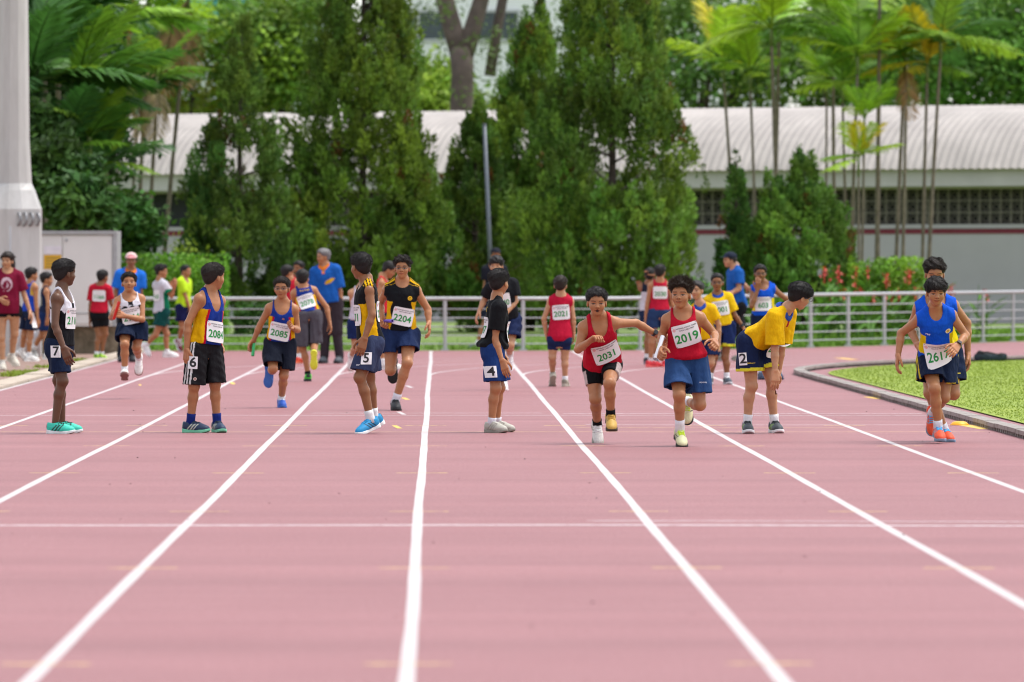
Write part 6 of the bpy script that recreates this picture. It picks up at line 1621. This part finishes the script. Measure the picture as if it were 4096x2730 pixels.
people['r2021'] = person('boy in long red singlet with 2021 on his back walking away', 'G', 1112, 1.33, (858, 735), (868, 402), (866, 318),
    [(736, 580, 0), (752, 690, .2)], [(966, 575, 0), (970, 690, .2)], [(802, 885, 0), (806, 1025, .5)], [(900, 885, 0), (902, 1075, 0)],
    yaw=182, hyaw=172, skin='light', hair='short', haircol=(.02, .013, .010), shirt=dict(kind='sleeveless', hem=-.06, loose=.022, neck=(.1, .05, .05), pat=solid('#c2183a')), shorts=dict(hem=.60, r=(.060, .050), tight=True, off=.006, pat=sol2('#1f2c54')), shoes=('#a59d8c', '#7d7668', '#b5ae9e', '#c9c4b8'), sock=('#efeff2', .055),
    footL=(185, 45), footR=(172, 0), flat='R', bib=[dict(num='2021', v=.62, back=True, tilt=6, u=-.005)], sharp=False, seed=107)
people['red_back'] = person('boy in red singlet and navy shorts seen from behind, bright red shoes', 'J', 1378, 1.46, (432, 700), (437, 310), (440, 190),
    [(282, 570, 0), (262, 740, 0)], [(590, 560, 0), (615, 690, 0)], [(335, 980, 0), (320, 1300, 0)], [(505, 980, 0), (500, 1320, 0)],
    yaw=184, hyaw=165, skin='tan', hair='short', shirt=dict(kind='singlet', hem=.10, loose=.014, neck=(.1, .05, .05), pat=solid('#c01c38')), shorts=dict(hem=.68, r=(.07, .078), pat=sol2('#2a4068')), shoes=('#f2444c', '#d02a34', '#ff6a66', '#ffffff'), sock=('#e8e0e0', .05),
    footL=(120, 0), footR=(175, 0), bib=[dict(num='2030', v=.66, back=True, heading=False)], sharp=False, seed=109)
people['arms_up'] = person('boy in dark and white top with both hands behind his head near the fence', 'J', 1340, 1.45, (315, 690), (305, 335), (312, 230),
    [(165, 305, 0), (270, 225, -.2)], [(465, 300, 0), (360, 225, -.2)], [(290, 960, 0), (270, 1220, 0)], [(360, 960, 0), (380, 1220, 0)], yaw=170, hyaw=175, skin='brown', hair='short',
    shirt=dict(kind='singlet', hem=.05, loose=.02, pat=lambda u, v, w: np.where((v > .72)[:, None], C('#232838'), C('#d2cdd4'))), shorts=dict(hem=.7, pat=sol2('#20304e')), shoes=('#4a4850', '#2c2c32', '#77747c', '#dddddd'), sharp=False, seed=113)
people['yellow_left'] = person('boy in yellow polo shirt running close behind the spiky haired boy with the baton', 'K', 1530, 1.38, (165, 1065), (108, 690), (70, 530),
    [(300, 890, .1), (300, 1110, -.3)], [(25, 880, .2), (40, 1030, -.4)], [(215, 1290, -.3), (120, 1430, .6)], [(110, 1300, -.3), (70, 1440, .2)],
    yaw=-8, hyaw=-26, lean=-.08, skin='light', hair='short', haircol=(.03, .028, .028), shirt=dict(kind='tee', hem=.10, loose=.02, sleeve=.7, neck=(.1, .03, .05), pat=pat_yellow), collar='#2d4fa8',
    shorts=dict(hem=.66, r=(.072, .08), pat=sol2('#18264e')), shoes=('#3a414c', '#20242c', '#b0b4ba', '#dddddd'), sock=('#eeeef2', .07), flat='R', footL=(0, 40), sharp=False, seed=127)
people['r2001'] = person('boy with glasses in yellow polo shirt with number 2001, yellow hem on navy shorts', 'K', 1512, 1.36, (340, 905), (290, 578), (285, 448),
    [(468, 790, 0), (548, 900, .2)], [(150, 780, .3), (150, 920, 0)], [(368, 1230, 0), (385, 1440, 0)], [(255, 1230, 0), (208, 1450, 0)],
    yaw=4, hyaw=-6, skin='brown', hair='crop', shirt=dict(kind='tee', hem=.02, loose=.024, sleeve=.8, neck=(.13, .03, .05), vneck=True, pat=lambda u, v, w: np.tile(C('#f0c413'), (len(u), 1))), collar='#2d4fa8',
    shorts=dict(hem=.66, r=(.074, .084), pat=hemband('#1b2c5e', '#e2e03a', .10)), shoes=('#3c4652', '#20262e', '#c4c8cc', '#eeeeee'), sock=('#f2f2f6', .07),
    footL=(10, 0), footR=(-5, 0), bib=[dict(num='2001', v=.58)], glasses=True, watch='L', sharp=False, seed=131)
people['blue_cap'] = person('man in blue T-shirt with navy sleeves, black trousers and navy cap striding to the left', 'K', 1268, 1.72, (485, 700), (470, 298), (412, 212),
    [(512, 510, -.3), (430, 560, -.3)], [(560, 470, .3), (605, 500, .3)], [(470, 950, 0), (345, 1190, 0)], [(545, 950, 0), (575, 1220, 0)], yaw=-72, hyaw=-68, skin='light', hair='short', cap=('#22293a', '#2c3446'),
    shirt=dict(kind='tee', hem=-.05, loose=.03, sleeve=.75, neck=(.08, .03, .05), pat=solid('#1d5cae')), shorts=dict(hem=1.95, r=(.062, .046), pat=sol2('#15171c'), name='trousers'), shoes=('#8a857a', '#6a665c', '#9a958a', '#aaaaaa'), footL=(-80, 0), footR=(-80, 0), sharp=False, seed=137)
people['r603'] = person('boy with glasses in blue and yellow sleeveless shirt with number 603, hand over his mouth', 'K', 1462, 1.45, (772, 815), (762, 470), (735, 355),
    [(968, 590, 0), (1060, 650, 0)], [(640, 690, -1), (708, 520, -.3)], [(850, 1110, 0), (930, 1390, 0)], [(725, 1110, 0), (742, 1395, 0)], yaw=4, hyaw=2, skin='brown', hair='short', glasses=True,
    shirt=dict(kind='sleeveless', hem=.06, loose=.016, neck=(.2, .05, .052), pat=pat_blue_yellow), shorts=dict(hem=.66, pat=sol2(NAVY)), shoes=('#1d2f4c', '#14202f', '#3c4a5e', '#6a7a90'), bib=[dict(num='603', v=.42, u=-.01)], handdir={'R': (.05, -.15, 1)}, palm={'R': (0, 1, 0)}, sharp=False, seed=139)

# ---- batons, paper
Jb = people['r2019']; wR = Jb['WR']
baton(at(2250 + 712 * .52293, 1000 + 832 * .52293, wR[1] - .055), at(2250 + 768 * .52293, 1000 + 660 * .52293, wR[1] + .02), '#e6e6ea', 'silver white relay baton passing between the two boys in red singlets')
Jb = people['r2085']; y = Jb['WR'][1] - .01
baton(at(600 + 786 * .52278, 960 + 888 * .52278, y - .03), at(600 + 796 * .52278, 960 + 765 * .52278, y + .03), '#3fb56a', 'green relay baton held low by the runner with number 2085')
Jb = people['r2204']; y = Jb['WR'][1]
baton(at(1340 + 720 * .31881, 980 + 955 * .31881, y - .14), at(1340 + 575 * .31881, 980 + 960 * .31881, y + .02), '#7d62c8', 'purple relay baton held by the tall runner with number 2204')
Jb = people['runner_white']; y = Jb['WR'][1]
baton(at(320 + 408 * .38256, 950 + 672 * .38256, y - .10), at(320 + 352 * .38256, 950 + 858 * .38256, y - .07), '#c8281e', 'red relay baton clutched by the boy in black and white singlet in mid stride')
Jb = people['woman']; w = Jb['WL']
mb = MB(); n = 8
for k in range(2):
    pass
pts = []
for i in range(n + 1):
    q = i / n; y = -.03 + .05 * math.sin(q * 3)
    for j in range(4): pts.append((.02 + .055 * q + .06 * (j / 3 - .5), y + .006 * j, -.02 - .21 * q))
mb.add(pts, [(i*4+j, i*4+j+1, (i+1)*4+j+1, (i+1)*4+j) for i in range(n) for j in range(3)])
mb.add([(a + .002, b + .003, c) for a, b, c in pts], [(i*4+j, (i+1)*4+j, (i+1)*4+j+1, i*4+j+1) for i in range(n) for j in range(3)])
tag(link('paper_sheets', mb.mesh('paper_sheets', True), M_PAPER, None, tuple(w)), 'curled white paper sheets held by the woman in maroon T-shirt', 'paper')
